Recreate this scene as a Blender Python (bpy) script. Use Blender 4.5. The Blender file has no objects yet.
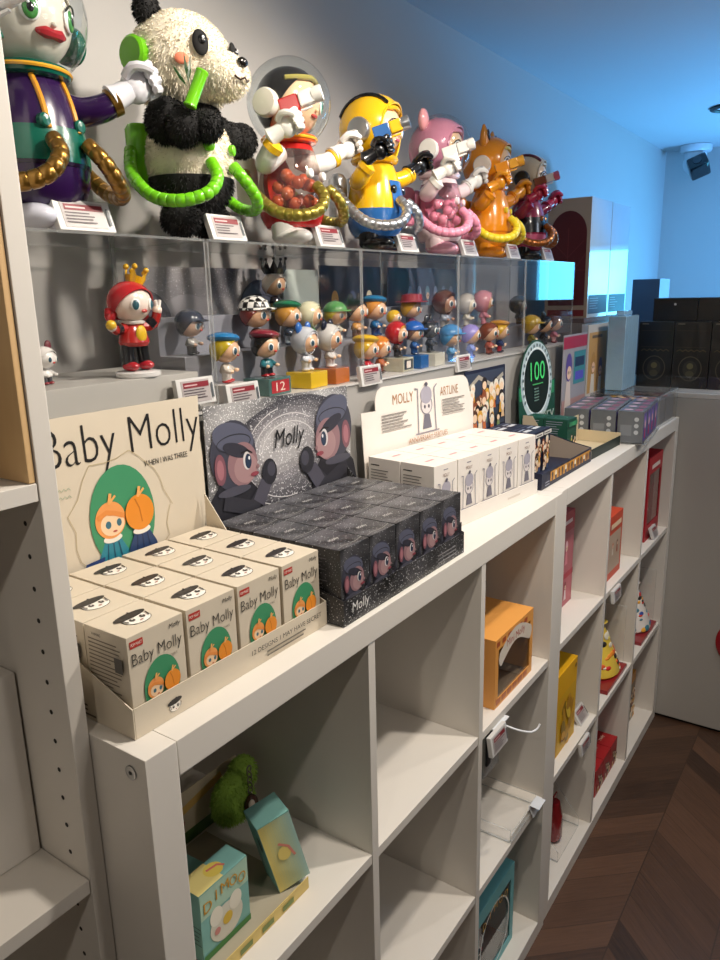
import bpy, bmesh, math, random
from mathutils import Vector as V, Matrix as M, Euler
S = bpy.context.scene
COL = S.collection
random.seed(7)
PI = math.pi
H = 1.115            # top of the cube shelves
CT = 1.613           # top of the acrylic cases
CF = 1.3765          # floor inside the cases

# ------------------------------------------------------------------ materials
def lin(h):
    if isinstance(h, str):
        h = [int(h[i:i + 2], 16) / 255 for i in (0, 2, 4)]
        h = [c / 12.92 if c <= .04045 else ((c + .055) / 1.055) ** 2.4 for c in h]
    return (h[0], h[1], h[2], 1)
MC = {}
def mat(h, rough=.45, metal=0, kind='', coat=0, var=.06, scale=18, bump=0, bscale=120):
    """procedural Principled material: flat colour with a slow noise variation"""
    key = (h, rough, metal, kind, coat, var, scale, bump)
    if key in MC: return MC[key]
    m = bpy.data.materials.new(kind or 'paint'); m.use_nodes = True
    N, L = m.node_tree.nodes, m.node_tree.links
    b = N['Principled BSDF']
    b.inputs['Roughness'].default_value = rough; b.inputs['Metallic'].default_value = metal
    b.inputs['Coat Weight'].default_value = coat
    tc = N.new('ShaderNodeTexCoord')
    nz = N.new('ShaderNodeTexNoise'); nz.inputs['Scale'].default_value = scale; nz.inputs['Detail'].default_value = 3
    L.new(tc.outputs['Object'], nz.inputs['Vector'])
    mx = N.new('ShaderNodeMix'); mx.data_type = 'RGBA'
    c = lin(h)
    mx.inputs[6].default_value = tuple(max(0, x * (1 - var)) for x in c[:3]) + (1,)
    mx.inputs[7].default_value = tuple(min(1, x * (1 + var)) for x in c[:3]) + (1,)
    L.new(nz.outputs['Fac'], mx.inputs[0]); L.new(mx.outputs[2], b.inputs['Base Color'])
    if bump:
        n2 = N.new('ShaderNodeTexNoise'); n2.inputs['Scale'].default_value = bscale; n2.inputs['Detail'].default_value = 4
        L.new(tc.outputs['Object'], n2.inputs['Vector'])
        bp = N.new('ShaderNodeBump'); bp.inputs['Strength'].default_value = bump; bp.inputs['Distance'].default_value = .003
        L.new(n2.outputs['Fac'], bp.inputs['Height']); L.new(bp.outputs['Normal'], b.inputs['Normal'])
    MC[key] = m
    return m
def toy(h, metal=0): return mat(h, .22 if not metal else .28, metal, 'toy plastic', .3, .04)
def card(h): return mat(h, .5, 0, 'printed card', 0, .05)
def ink(h): return mat(h, .45, 0, 'ink', 0, .03, 40)
def galaxy(lo='17171a', hi='8b8a8c', scale=9, star=.72):
    key = ('gal', lo, hi, scale, star)
    if key in MC: return MC[key]
    m = bpy.data.materials.new('starry print'); m.use_nodes = True
    N, L = m.node_tree.nodes, m.node_tree.links; b = N['Principled BSDF']
    b.inputs['Roughness'].default_value = .35
    tc = N.new('ShaderNodeTexCoord')
    nz = N.new('ShaderNodeTexNoise'); nz.inputs['Scale'].default_value = scale; nz.inputs['Detail'].default_value = 6; nz.inputs['Distortion'].default_value = .8
    rp = N.new('ShaderNodeValToRGB'); rp.color_ramp.elements[0].position = .35; rp.color_ramp.elements[0].color = lin(lo)
    rp.color_ramp.elements[1].position = .8; rp.color_ramp.elements[1].color = lin(hi)
    n2 = N.new('ShaderNodeTexNoise'); n2.inputs['Scale'].default_value = 420; n2.inputs['Detail'].default_value = 1
    r2 = N.new('ShaderNodeValToRGB'); r2.color_ramp.elements[0].position = star - .06; r2.color_ramp.elements[0].color = (0, 0, 0, 1)
    r2.color_ramp.elements[1].position = star; r2.color_ramp.elements[1].color = (.55, .55, .55, 1)
    ad = N.new('ShaderNodeMix'); ad.data_type = 'RGBA'; ad.blend_type = 'ADD'; ad.inputs[0].default_value = 1
    for n in (nz, n2): L.new(tc.outputs['Object'], n.inputs['Vector'])
    L.new(nz.outputs['Fac'], rp.inputs[0]); L.new(n2.outputs['Fac'], r2.inputs[0])
    L.new(rp.outputs[0], ad.inputs[6]); L.new(r2.outputs[0], ad.inputs[7]); L.new(ad.outputs[2], b.inputs['Base Color'])
    MC[key] = m; return m
def clear(tint='f2f6f6', ior=1.45, haze=.0, key='clear acrylic', rough=.02):
    k = (tint, ior, haze, rough)
    if k in MC: return MC[k]
    m = bpy.data.materials.new(key); m.use_nodes = True
    N, L = m.node_tree.nodes, m.node_tree.links
    N.remove(N['Principled BSDF']); out = N['Material Output']
    t = N.new('ShaderNodeBsdfTransparent'); t.inputs[0].default_value = lin(tint)
    g = N.new('ShaderNodeBsdfGlossy'); g.inputs['Roughness'].default_value = rough
    f = N.new('ShaderNodeFresnel'); f.inputs[0].default_value = ior
    # Fresnel flips its ratio on back faces (total reflection); a thin sheet reflects alike from both sides
    ge = N.new('ShaderNodeNewGeometry'); iv = N.new('ShaderNodeMix'); iv.data_type = 'FLOAT'
    iv.inputs[2].default_value = ior; iv.inputs[3].default_value = 1 / ior
    L.new(ge.outputs['Backfacing'], iv.inputs[0]); L.new(iv.outputs[0], f.inputs[0])
    mx = N.new('ShaderNodeMixShader'); L.new(f.outputs[0], mx.inputs[0]); L.new(t.outputs[0], mx.inputs[1]); L.new(g.outputs[0], mx.inputs[2])
    last = mx
    if haze:
        d = N.new('ShaderNodeBsdfDiffuse'); d.inputs[0].default_value = (.8, .8, .8, 1)
        m2 = N.new('ShaderNodeMixShader'); m2.inputs[0].default_value = haze
        L.new(mx.outputs[0], m2.inputs[1]); L.new(d.outputs[0], m2.inputs[2]); last = m2
    L.new(last.outputs[0], out.inputs[0])
    MC[k] = m; return m
def ramp_wood(name, a, b, sc, rough=.4):
    m = bpy.data.materials.new(name); m.use_nodes = True
    N, L = m.node_tree.nodes, m.node_tree.links; p = N['Principled BSDF']; p.inputs['Roughness'].default_value = rough
    tc = N.new('ShaderNodeTexCoord'); mp = N.new('ShaderNodeMapping'); mp.inputs['Scale'].default_value = sc
    nz = N.new('ShaderNodeTexNoise'); nz.inputs['Scale'].default_value = 6; nz.inputs['Detail'].default_value = 6
    rp = N.new('ShaderNodeValToRGB'); rp.color_ramp.elements[0].color = lin(a); rp.color_ramp.elements[1].color = lin(b)
    rp.color_ramp.elements[0].position = .3; rp.color_ramp.elements[1].position = .7
    L.new(tc.outputs['Object'], mp.inputs[0]); L.new(mp.outputs[0], nz.inputs['Vector']); L.new(nz.outputs['Fac'], rp.inputs[0]); L.new(rp.outputs[0], p.inputs['Base Color'])
    return m
def chevron():
    m = bpy.data.materials.new('chevron oak floor'); m.use_nodes = True
    N, L = m.node_tree.nodes, m.node_tree.links; p = N['Principled BSDF']; p.inputs['Roughness'].default_value = .42
    def math_(op, a, b=None, c=None):
        n = N.new('ShaderNodeMath'); n.operation = op
        for i, x in enumerate((a, b, c)):
            if x is None: continue
            if isinstance(x, (int, float)): n.inputs[i].default_value = x
            else: L.new(x, n.inputs[i])
        return n.outputs[0]
    tc = N.new('ShaderNodeTexCoord'); sp = N.new('ShaderNodeSeparateXYZ'); L.new(tc.outputs['Object'], sp.inputs[0])
    x, y = sp.outputs[0], sp.outputs[1]
    q = math_('DIVIDE', math_('ADD', y, .152), .21)          # column coordinate
    col = math_('FLOOR', q); fr = math_('SUBTRACT', q, col)
    par = math_('MODULO', math_('ADD', col, 100), 2)
    tri = math_('ADD', math_('MULTIPLY', par, fr), math_('MULTIPLY', math_('SUBTRACT', 1, par), math_('SUBTRACT', 1, fr)))
    u = math_('DIVIDE', math_('SUBTRACT', x, math_('MULTIPLY', tri, .21 * .9)), .095)
    idx = math_('FLOOR', u); fu = math_('SUBTRACT', u, idx)
    wn = N.new('ShaderNodeTexWhiteNoise'); wn.noise_dimensions = '2D'
    cv = N.new('ShaderNodeCombineXYZ'); L.new(idx, cv.inputs[0]); L.new(col, cv.inputs[1]); L.new(cv.outputs[0], wn.inputs['Vector'])
    # grain runs along each plank
    al = N.new('ShaderNodeCombineXYZ'); L.new(math_('MULTIPLY', u, 5.5), al.inputs[0]); L.new(math_('MULTIPLY', q, 1.3), al.inputs[1]); L.new(math_('MULTIPLY', wn.outputs['Value'], 37), al.inputs[2])
    nz = N.new('ShaderNodeTexNoise'); nz.inputs['Scale'].default_value = 2.2; nz.inputs['Detail'].default_value = 7; nz.inputs['Roughness'].default_value = .65; L.new(al.outputs[0], nz.inputs['Vector'])
    rp = N.new('ShaderNodeValToRGB'); rp.color_ramp.elements[0].color = lin('2a1c14'); rp.color_ramp.elements[1].color = lin('684a37')
    rp.color_ramp.elements[0].position = .2; rp.color_ramp.elements[1].position = .95
    val = math_('ADD', math_('MULTIPLY', wn.outputs['Value'], .42), math_('MULTIPLY', nz.outputs['Fac'], .6))
    L.new(val, rp.inputs[0])
    def edge(f, w): return math_('MAXIMUM', math_('LESS_THAN', f, w), math_('GREATER_THAN', f, 1 - w))
    ed = math_('MAXIMUM', edge(fu, .012), edge(fr, .008))
    mx = N.new('ShaderNodeMix'); mx.data_type = 'RGBA'; L.new(ed, mx.inputs[0]); L.new(rp.outputs[0], mx.inputs[6]); mx.inputs[7].default_value = lin('3a281c')
    L.new(mx.outputs[2], p.inputs['Base Color'])
    bp = N.new('ShaderNodeBump'); bp.inputs['Strength'].default_value = .15; bp.inputs['Distance'].default_value = .002; L.new(nz.outputs['Fac'], bp.inputs['Height']); L.new(bp.outputs[0], p.inputs['Normal'])
    return m

WHITE = mat('d9d3ca', .5, 0, 'white laminate', 0, .02, 6)
WALL = mat('b9b6b2', .8, 0, 'wall paint', 0, .03, 3, .05, 60)
CEIL = mat('c6c6c6', .85, 0, 'ceiling paint', 0, .03, 2, .05, 40)
CLEAR = clear('ffffff', 1.38)
EDGE = clear('eef2f2', 1.5, .25, 'polished acrylic edge', .15)
GREYW = mat('a3a09c', .55, 0, 'grey board', 0, .03, 8)

# ------------------------------------------------------------------ mesh builder
def sph(seg, ring):
    vs = [(0, 0, 1)]; fs = []
    for i in range(1, ring):
        a = PI * i / ring
        for j in range(seg):
            b = 2 * PI * j / seg; vs.append((math.sin(a) * math.cos(b), math.sin(a) * math.sin(b), math.cos(a)))
    vs.append((0, 0, -1)); n = len(vs) - 1
    for j in range(seg): fs.append((0, 1 + j, 1 + (j + 1) % seg))
    for i in range(ring - 2):
        o = 1 + i * seg
        for j in range(seg): fs.append((o + j, o + seg + j, o + seg + (j + 1) % seg, o + (j + 1) % seg))
    o = 1 + (ring - 2) * seg
    for j in range(seg): fs.append((o + j, n, o + (j + 1) % seg))
    return vs, fs
TXT = {}
def text_geo(s, shear=0, bold=0):
    k = (s, shear, bold)
    if k in TXT: return TXT[k]
    c = bpy.data.curves.new('t', 'FONT'); c.body = s; c.size = 1; c.shear = shear; c.offset = bold; c.resolution_u = 3
    c.fill_mode = 'FRONT' if hasattr(c, 'fill_mode') else 'FRONT'
    o = bpy.data.objects.new('t', c); COL.objects.link(o)
    bpy.context.view_layer.update()
    me = bpy.data.meshes.new_from_object(o.evaluated_get(bpy.context.evaluated_depsgraph_get()))
    vs = [(v.co.x, v.co.y) for v in me.vertices]; fs = [tuple(p.vertices) for p in me.polygons]
    bpy.data.objects.remove(o); bpy.data.curves.remove(c); bpy.data.meshes.remove(me)
    x0 = min(v[0] for v in vs); y0 = min(v[1] for v in vs); x1 = max(v[0] for v in vs); y1 = max(v[1] for v in vs)
    # keep faces looking to +z
    out = []
    for f in fs:
        a, b, cc = (vs[i] for i in f[:3])
        out.append(f if (b[0] - a[0]) * (cc[1] - a[1]) - (b[1] - a[1]) * (cc[0] - a[0]) > 0 else tuple(reversed(f)))
    TXT[k] = ([((v[0] - x0) / (x1 - x0), (v[1] - y0) / (y1 - y0)) for v in vs], out, (x1 - x0) / (y1 - y0))
    return TXT[k]
class G:
    def __init__(s): s.v = []; s.f = []; s.mi = []; s.ms = []; s.sm = []; s.L = 0
    def add(s, vs, fs, m, smooth=False, X=None):
        o = len(s.v)
        s.v += [tuple(X @ V(p)) for p in vs] if X is not None else [tuple(p) for p in vs]
        if m not in s.ms: s.ms.append(m)
        i = s.ms.index(m)
        for f in fs: s.f.append(tuple(o + k for k in f)); s.mi.append(i); s.sm.append(smooth)
        return s
    def box(s, x0, x1, y0, y1, z0, z1, m, bev=0, X=None, m_edge=None, axis=None):
        bm = bmesh.new()
        c = [bm.verts.new((x, y, z)) for x in (x0, x1) for y in (y0, y1) for z in (z0, z1)]
        for q in ((0, 1, 3, 2), (4, 6, 7, 5), (0, 4, 5, 1), (2, 3, 7, 6), (0, 2, 6, 4), (1, 5, 7, 3)): bm.faces.new([c[i] for i in q])
        if bev: bmesh.ops.bevel(bm, geom=bm.edges[:], offset=bev, segments=2, affect='EDGES', profile=.6)
        bm.normal_update(); bm.verts.index_update()
        vs = [v.co[:] for v in bm.verts]
        if m_edge is None:
            big = lambda f: max(abs(f.normal[0]), abs(f.normal[1]), abs(f.normal[2])) > .999
            o = len(s.v); s.add(vs, [tuple(v.index for v in f.verts) for f in bm.faces if big(f)], m, False, X)
            i = s.ms.index(m)
            for f in bm.faces:
                if not big(f): s.f.append(tuple(o + v.index for v in f.verts)); s.mi.append(i); s.sm.append(True)
        else:
            a = [tuple(v.index for v in f.verts) for f in bm.faces if abs(f.normal[axis]) > .5]
            b = [tuple(v.index for v in f.verts) for f in bm.faces if abs(f.normal[axis]) <= .5]
            s.add(vs, a, m, False, X); s.add(vs, b, m_edge, False, X)
        bm.free(); return s
    def ell(s, c, r, m, X=None, seg=20, ring=12, rot=None, keep=None):
        vs, fs = sph(seg, ring)
        if not isinstance(r, (tuple, list)): r = (r, r, r)
        if keep: fs = [f for f in fs if keep(*[sum(vs[i][k] for i in f) / len(f) for k in range(3)])]
        R = Euler(rot).to_matrix() if rot else M.Identity(3)
        return s.add([tuple(R @ V((p[0] * r[0], p[1] * r[1], p[2] * r[2])) + V(c)) for p in vs], fs, m, True, X)
    def cap(s, c, r, m, top, bottom, side=0, n=44, rings=16, rim=0):
        """shell of an ellipsoid with a smooth face opening looking to -Y"""
        vs = []; fs = []
        th = lambda f: top * math.cos(f / 2) ** 2 + bottom * math.sin(f / 2) ** 2 + side * math.sin(f) ** 2
        def pt(t, f): return (c[0] + r[0] * math.sin(t) * math.sin(f), c[1] - r[1] * math.cos(t), c[2] + r[2] * math.sin(t) * math.cos(f))
        for i in range(rings):
            for j in range(n):
                f = 2 * PI * j / n; t = th(f) + (PI - .02 - th(f)) * i / (rings - 1); vs.append(pt(t, f))
        for i in range(rings - 1):
            for j in range(n): k = (j + 1) % n; fs.append((i * n + j, i * n + k, (i + 1) * n + k, (i + 1) * n + j))
        fs.append(tuple((rings - 1) * n + j for j in range(n)))
        s.add(vs, fs, m, True)
        if rim: 
            pts = [pt(th(2 * PI * j / n), 2 * PI * j / n) for j in range(n + 1)]; s.tube(pts, rim, m, 6)
        return s
    def lathe(s, prof, m, seg=24, X=None, sy=1, c=(0, 0, 0)):
        vs = []; fs = []
        for r, z in prof:
            for j in range(seg):
                a = 2 * PI * j / seg; vs.append((c[0] + r * math.cos(a), c[1] + r * math.sin(a) * sy, c[2] + z))
        n = len(prof)
        for i in range(n - 1):
            for j in range(seg):
                k = (j + 1) % seg; fs.append((i * seg + j, i * seg + k, (i + 1) * seg + k, (i + 1) * seg + j))
        if prof[0][0] > 1e-5: fs.append(tuple(reversed(range(seg))))
        if prof[-1][0] > 1e-5: fs.append(tuple(range((n - 1) * seg, n * seg)))
        return s.add(vs, fs, m, True, X)
    def tube(s, pts, r, m, seg=10, X=None, smoothn=0, rib=0):
        P = [V(p) for p in pts]; R = list(r) if isinstance(r, (list, tuple)) else [r] * len(P)
        if smoothn:
            Q = []; RR = []
            for i in range(len(P) - 1):
                a, b, c, d = P[max(i - 1, 0)], P[i], P[i + 1], P[min(i + 2, len(P) - 1)]
                for k in range(smoothn):
                    t = k / smoothn
                    Q.append(.5 * ((2 * b) + (c - a) * t + (2 * a - 5 * b + 4 * c - d) * t * t + (3 * b - a - 3 * c + d) * t ** 3)); RR.append(R[i] * (1 - t) + R[i + 1] * t)
            Q.append(P[-1]); RR.append(R[-1]); P, R = Q, RR
        if rib:      # ribbed hose: rings along the arc
            L = [0]
            for a, b in zip(P, P[1:]): L.append(L[-1] + (b - a).length)
            n = max(4, int(L[-1] / rib)); Q = []; RR = []
            def at(d):
                i = 0
                while i < len(L) - 2 and L[i + 1] < d: i += 1
                t = (d - L[i]) / max(1e-9, L[i + 1] - L[i]); return P[i].lerp(P[i + 1], t), R[i] * (1 - t) + R[i + 1] * t
            for k in range(n):
                for fr, sc in ((0.02, .88), (.1, .99), (.5, 1.02), (.9, .99), (.98, .88)):
                    p, q = at(L[-1] * (k + fr) / n); Q.append(p); RR.append(q * sc)
            P, R = Q, RR
        vs = []; fs = []; t0 = None; u = None
        for i, p in enumerate(P):
            t = (P[min(i + 1, len(P) - 1)] - P[max(i - 1, 0)]).normalized()
            if u is None: u = t.orthogonal().normalized()
            else: u = (u - t * u.dot(t)).normalized()
            w = t.cross(u)
            for j in range(seg):
                a = 2 * PI * j / seg; vs.append(tuple(p + (u * math.cos(a) + w * math.sin(a)) * R[i]))
        for i in range(len(P) - 1):
            for j in range(seg):
                k = (j + 1) % seg; fs.append((i * seg + j, i * seg + k, (i + 1) * seg + k, (i + 1) * seg + j))
        # rounded ends
        o = len(vs); vs.append(tuple(P[0] - (P[1] - P[0]).normalized() * R[0] * .5)); vs.append(tuple(P[-1] + (P[-1] - P[-2]).normalized() * R[-1] * .5))
        for j in range(seg):
            k = (j + 1) % seg; fs.append((k, j, o)); fs.append(((len(P) - 1) * seg + j, (len(P) - 1) * seg + k, o + 1))
        return s.add(vs, fs, m, True, X)
    def prism(s, poly, z0, z1, m, X=None, m_side=None):
        n = len(poly); vs = [(p[0], p[1], z0) for p in poly] + [(p[0], p[1], z1) for p in poly]
        s.add(vs, [tuple(reversed(range(n))), tuple(range(n, 2 * n))], m, False, X)
        return s.add(vs, [(i, (i + 1) % n, n + (i + 1) % n, n + i) for i in range(n)], m_side or m, False, X)
    # ---- flat printing: x right, y up, each layer a hair above the last
    def z(s): s.L += 1; return .0003 + min(s.L, 25) * .00012 + max(0, s.L - 25) * .00003
    def poly(s, pts, m): z = s.z(); return s.add([(p[0], p[1], z) for p in pts], [tuple(range(len(pts)))], m)
    def rect(s, x, y, w, h, m): return s.poly([(x, y), (x + w, y), (x + w, y + h), (x, y + h)], m)
    def disc(s, x, y, rx, ry, m, n=28, rot=0, a0=0, a1=2 * PI):
        c, q = math.cos(rot), math.sin(rot); pts = []
        for i in range(n):
            a = a0 + (a1 - a0) * i / (n if a1 - a0 > 6.28 else n - 1); u, v = rx * math.cos(a), ry * math.sin(a); pts.append((x + u * c - v * q, y + u * q + v * c))
        return s.poly(pts, m)
    def ring(s, x, y, rx, ry, t, m, n=36):
        z = s.z(); vs = []
        for i in range(n):
            a = 2 * PI * i / n; vs += [(x + rx * math.cos(a), y + ry * math.sin(a), z), (x + (rx + t) * math.cos(a), y + (ry + t) * math.sin(a), z)]
        return s.add(vs, [(2 * i, 2 * i + 1, (2 * i + 3) % (2 * n), (2 * i + 2) % (2 * n)) for i in range(n)], m)
    def line(s, pts, w, m):
        z = s.z(); P = [V((a[0], a[1])) for a in pts]; vs = []
        for i, a in enumerate(P):
            d0 = (a - P[i - 1]).normalized() if i else None; d1 = (P[i + 1] - a).normalized() if i < len(P) - 1 else None
            d = ((d0 or d1) + (d1 or d0)); d = d.normalized() if d.length > 1e-6 else (d0 or d1); n = V((-d[1], d[0])); k = max(.5, abs(n.dot(V((-(d0 or d1)[1], (d0 or d1)[0])))))
            e = d * (w * .3 if i == len(P) - 1 else -w * .3 if i == 0 else 0)
            for sg in (-1, 1): u = a + e + n * sg * w / 2 / k; vs.append((u[0], u[1], z))
        return s.add(vs, [(2 * i, 2 * i + 2, 2 * i + 3, 2 * i + 1) for i in range(len(P) - 1)], m)
    def letters(s, t, x, y, w, h, m, arch=0):
        """single letters, each at its natural width, on an arch"""
        for k, ch in enumerate(t): a = text_geo(ch)[2]; cw = min(h * a, w / len(t) * .92); s.text(ch, x + w * (k + .5) / len(t) - cw / 2, y + arch * math.sin(PI * (k + .5) / len(t)), cw, m, h)
        return s
    def text(s, t, x, y, w, m, h=None, shear=0, bold=0, rot=0):
        vs, fs, asp = text_geo(t, shear, bold); h = h or w / asp; z = s.z(); c, q = math.cos(rot), math.sin(rot)
        return s.add([(x + p[0] * w * c - p[1] * h * q, y + p[0] * w * q + p[1] * h * c, z) for p in vs], fs, m)
    def bars(s, x, y, w, n, dy, t, m, rnd=None):
        for i in range(n):
            ww = w * (1 if rnd is None else rnd.uniform(.6, 1)); s.rect(x, y - i * dy, ww, t, m)
        return s
    def clamp(s, x0, x1, y0, y1):
        s.v = [(min(max(v[0], x0), x1), min(max(v[1], y0), y1), v[2]) for v in s.v]; return s
    def obj(s, name, parent=None, X=None, angle=38, loc=None):
        me = bpy.data.meshes.new(name)
        vs = [tuple(X @ V(p)) for p in s.v] if X is not None else s.v
        me.from_pydata(vs, [], s.f)
        for m in s.ms: me.materials.append(m)
        me.polygons.foreach_set('material_index', s.mi); me.polygons.foreach_set('use_smooth', s.sm)
        if any(s.sm): me.set_sharp_from_angle(angle=math.radians(angle)); me.polygons.foreach_set('use_smooth', s.sm)
        me.update()
        o = bpy.data.objects.new(name, me); COL.objects.link(o)
        if parent: o.parent = parent
        if loc: o.location = loc
        return o
def FRONT(x, y, z): return M(((1, 0, 0, x), (0, 0, -1, y), (0, 1, 0, z), (0, 0, 0, 1)))      # print on a face looking to -Y
def SIDE(x, y, z): return M(((0, 0, -1, x), (-1, 0, 0, y), (0, 1, 0, z), (0, 0, 0, 1)))      # print on a face looking to -X
def TOP(x, y, z): return M.Translation((x, y, z))
def tag(o, label, cat, group=None, kind=None):
    if label: o['label'] = label
    if cat: o['category'] = cat
    if group: o['group'] = group
    if kind: o['kind'] = kind
    return o
def thing(name, label, cat, loc=(0, 0, 0), rz=0, group=None):
    o = bpy.data.objects.new(name, None); COL.objects.link(o); o.location = loc; o.rotation_euler = (0, 0, rz); o.empty_display_size = .02
    return tag(o, label, cat, group)
KIDS = {}
def copy_tree(o, label=None, parent=None):
    c = o.copy(); COL.objects.link(c); c.parent = parent
    if label: c['label'] = label
    for ch in o.children: copy_tree(ch, None, c)
    return c
def struct(name, g): return tag(g.obj(name), None, None, kind='structure')
ORD = ['first', 'second', 'third', 'fourth', 'fifth', 'sixth']

# ------------------------------------------------------------------ room
WY, FX, CZ = .52, 3.96, 2.215
struct('floor', G().box(-2.5, FX + .1, -2.7, WY + .1, -.06, 0, chevron()))
struct('wall_back', G().box(-2.5, FX + .1, WY, WY + .1, 0, CZ, WALL))
wy0, wy1, wz0, wz1 = -.69, -.09, .85, 1.77
struct('wall_far', G().box(FX, FX + .1, wy1, WY, 0, CZ, WALL).box(FX, FX + .1, -2.7, wy0, 0, CZ, WALL).box(FX, FX + .1, wy0, wy1, 0, wz0, WALL).box(FX, FX + .1, wy0, wy1, wz1, CZ, WALL))
wf = struct('window_1', G().box(FX - .01, FX + .09, wy0 + .0005, wy0 + .03, wz0, wz1, mat('d0d0d0', .4)).box(FX - .01, FX + .09, wy1 - .03, wy1 - .0005, wz0, wz1, mat('d0d0d0', .4)).box(FX - .01, FX + .09, wy0 + .03, wy1 - .03, wz0 + .0005, wz0 + .03, mat('d0d0d0', .4)).box(FX - .01, FX + .09, wy0 + .03, wy1 - .03, wz1 - .03, wz1 - .0005, mat('d0d0d0', .4)))
day = bpy.data.materials.new('daylit window pane'); day.use_nodes = True; db = day.node_tree.nodes['Principled BSDF']; db.inputs['Base Color'].default_value = (.1, .2, .3, 1); db.inputs['Roughness'].default_value = .05
db.inputs['Emission Color'].default_value = (.1, .6, 1, 1); db.inputs['Emission Strength'].default_value = 9.5
G().box(FX + .03, FX + .034, wy0 + .031, wy1 - .031, wz0 + .031, wz1 - .031, day).obj('pane', wf)
WARMW = mat('8a7663', .8, 0, 'warm shop wall')
struct('wall_near', G().box(-2.6, -2.5, -2.7, WY + .1, 0, CZ, WARMW))
struct('wall_front', G().box(-2.5, FX + .1, -2.8, -2.7, 0, CZ, WARMW))
struct('ceiling', G().box(-2.6, FX + .1, -2.8, WY + .1, CZ, CZ + .1, CEIL))

# ------------------------------------------------------------------ cube shelf units
W, HC, D, T, TH = .335, .335, .39, .016, .039
Z1 = H - TH; SH1 = Z1 - HC; SH2 = SH1 - T - HC            # tops of the two inner shelves
def cube_shelf(x0, y0, label):
    t = thing('cube_shelf', label, 'shelf unit', (x0, y0, 0))
    w = TH * 2 + 3 * W + 2 * T
    b = .0012
    sl = G().box(0, TH - .0004, 0, D, 0, H, WHITE, b).obj('side_panel', t)
    G().box(w - TH + .0004, w - .0006, 0, D, 0, H, WHITE, b).obj('side_panel', t)
    G().box(TH, w - TH, 0, D, Z1, H, WHITE, b).obj('top_panel', t)
    G().box(TH, w - TH, 0, D, 0, TH, WHITE, b).obj('bottom_panel', t)
    G().box(TH, w - TH, D - .012, D - .004, TH, Z1, WHITE).obj('back_panel', t)  # added panel, closes the open back against light leaks
    for i in (1, 2):
        x = TH + i * W + (i - 1) * T
        G().box(x, x + T, .0015, D - .013, TH, Z1, WHITE, .0006).obj('divider', t)
    for i in range(3):
        x = TH + i * (W + T)
        for z in (SH1, SH2): G().box(x + .0003, x + W - .0003, .0025, D - .013, z - T, z, WHITE, .0006).obj('shelf', t)
    if x0 == 0:
        steel = mat('a8a8a8', .3, 1, 'steel')
        X = M.Translation((0, .022, H - .02)) @ M.Rotation(-PI / 2, 4, 'Y')
        G().lathe([(.0075, 0), (.0075, .0014), (.006, .0018), (.0035, .0016)], steel, 20, X).lathe([(.0022, .0017), (.0022, .0021)], mat('202020', .5), 6, X).obj('screw', sl)
    return t
cube_shelf(0, 0, 'white cube shelf unit nearest the tall shelf post, mostly empty cells under the cream boxes')
cube_shelf(1.1152, .004, 'white cube shelf unit beside the far counter, with boxed toys and bags in its cells')
def cx(u, i): return (0 if u == 0 else 1.1152) + TH + i * (W + T)      # left inner wall of a cell

# ------------------------------------------------------------------ tall bookcase (only its near post and two shelves are seen)
t = thing('bookcase', 'tall white bookcase with a drilled side panel, standing at the end of the low shelves', 'bookcase', (0, 0, 0))
BY0, BY1 = .083, .47
p = G().box(-.0195, -.001, BY0, BY1, 0, 2.1, WHITE, .001).obj('side_panel', t)
for k in range(34):
    z = .36 + k * .0325
    if abs(z - 1.37) < .02 or abs(z - .95) < .02 or z > 1.36: continue
    X = M.Translation((-.0197, .1125, z)) @ M.Rotation(-PI / 2, 4, 'Y')
    G().lathe([(.0026, 0), (.0026, .0002)], mat('2a2623', .8), 10, X).obj('peg_hole', p)
G().box(-.84, -.8215, BY0, BY1, 0, 2.1, WHITE, .001).obj('side_panel', t)
G().box(-.82, -.0205, BY1 - .01, BY1 - .002, 0, 2.1, WHITE).obj('back_panel', t)
for z in (1.377, .957, .5, .06, 1.8, 2.1): G().box(-.82, -.0205, BY0 + .001, BY1 - .012, z - .0165, z, WHITE, .0008).obj('shelf', t)
G().box(-.027, -.0207, BY0 + .002, BY1 - .014, 1.3775, 1.781, ramp_wood('tan veneer', 'c79f6d', 'd8b482', (3, 3, .5)), .0008).obj('veneer_lining', t)
b = thing('carton', 'dark brown carton on the upper bookcase shelf beside the tan lining', 'box', (-.16, .14, 1.3775))
G().box(0, .11, 0, .18, 0, .07, mat('3b2a1e', .6), .0015).obj('body', b); G().box(.003, .107, .003, .177, .0702, .078, mat('33231a', .6), .001).obj('lid', b)
b = thing('gift_box', 'large plain white box on the lower bookcase shelf beside the drilled post', 'box', (-.30, .165, .9575))
G().box(0, .2775, 0, .22, 0, .212, mat('dcd6ce', .5), .002).obj('body', b)
g = G(); g.ring(.135, .075, .02, .02, .004, ink('c9a63a')); g.line([(.175, .062), (.2, .088)], .004, ink('2a2a2a')); g.obj('printed_emblem', b, FRONT(0, 0, 0))

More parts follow.
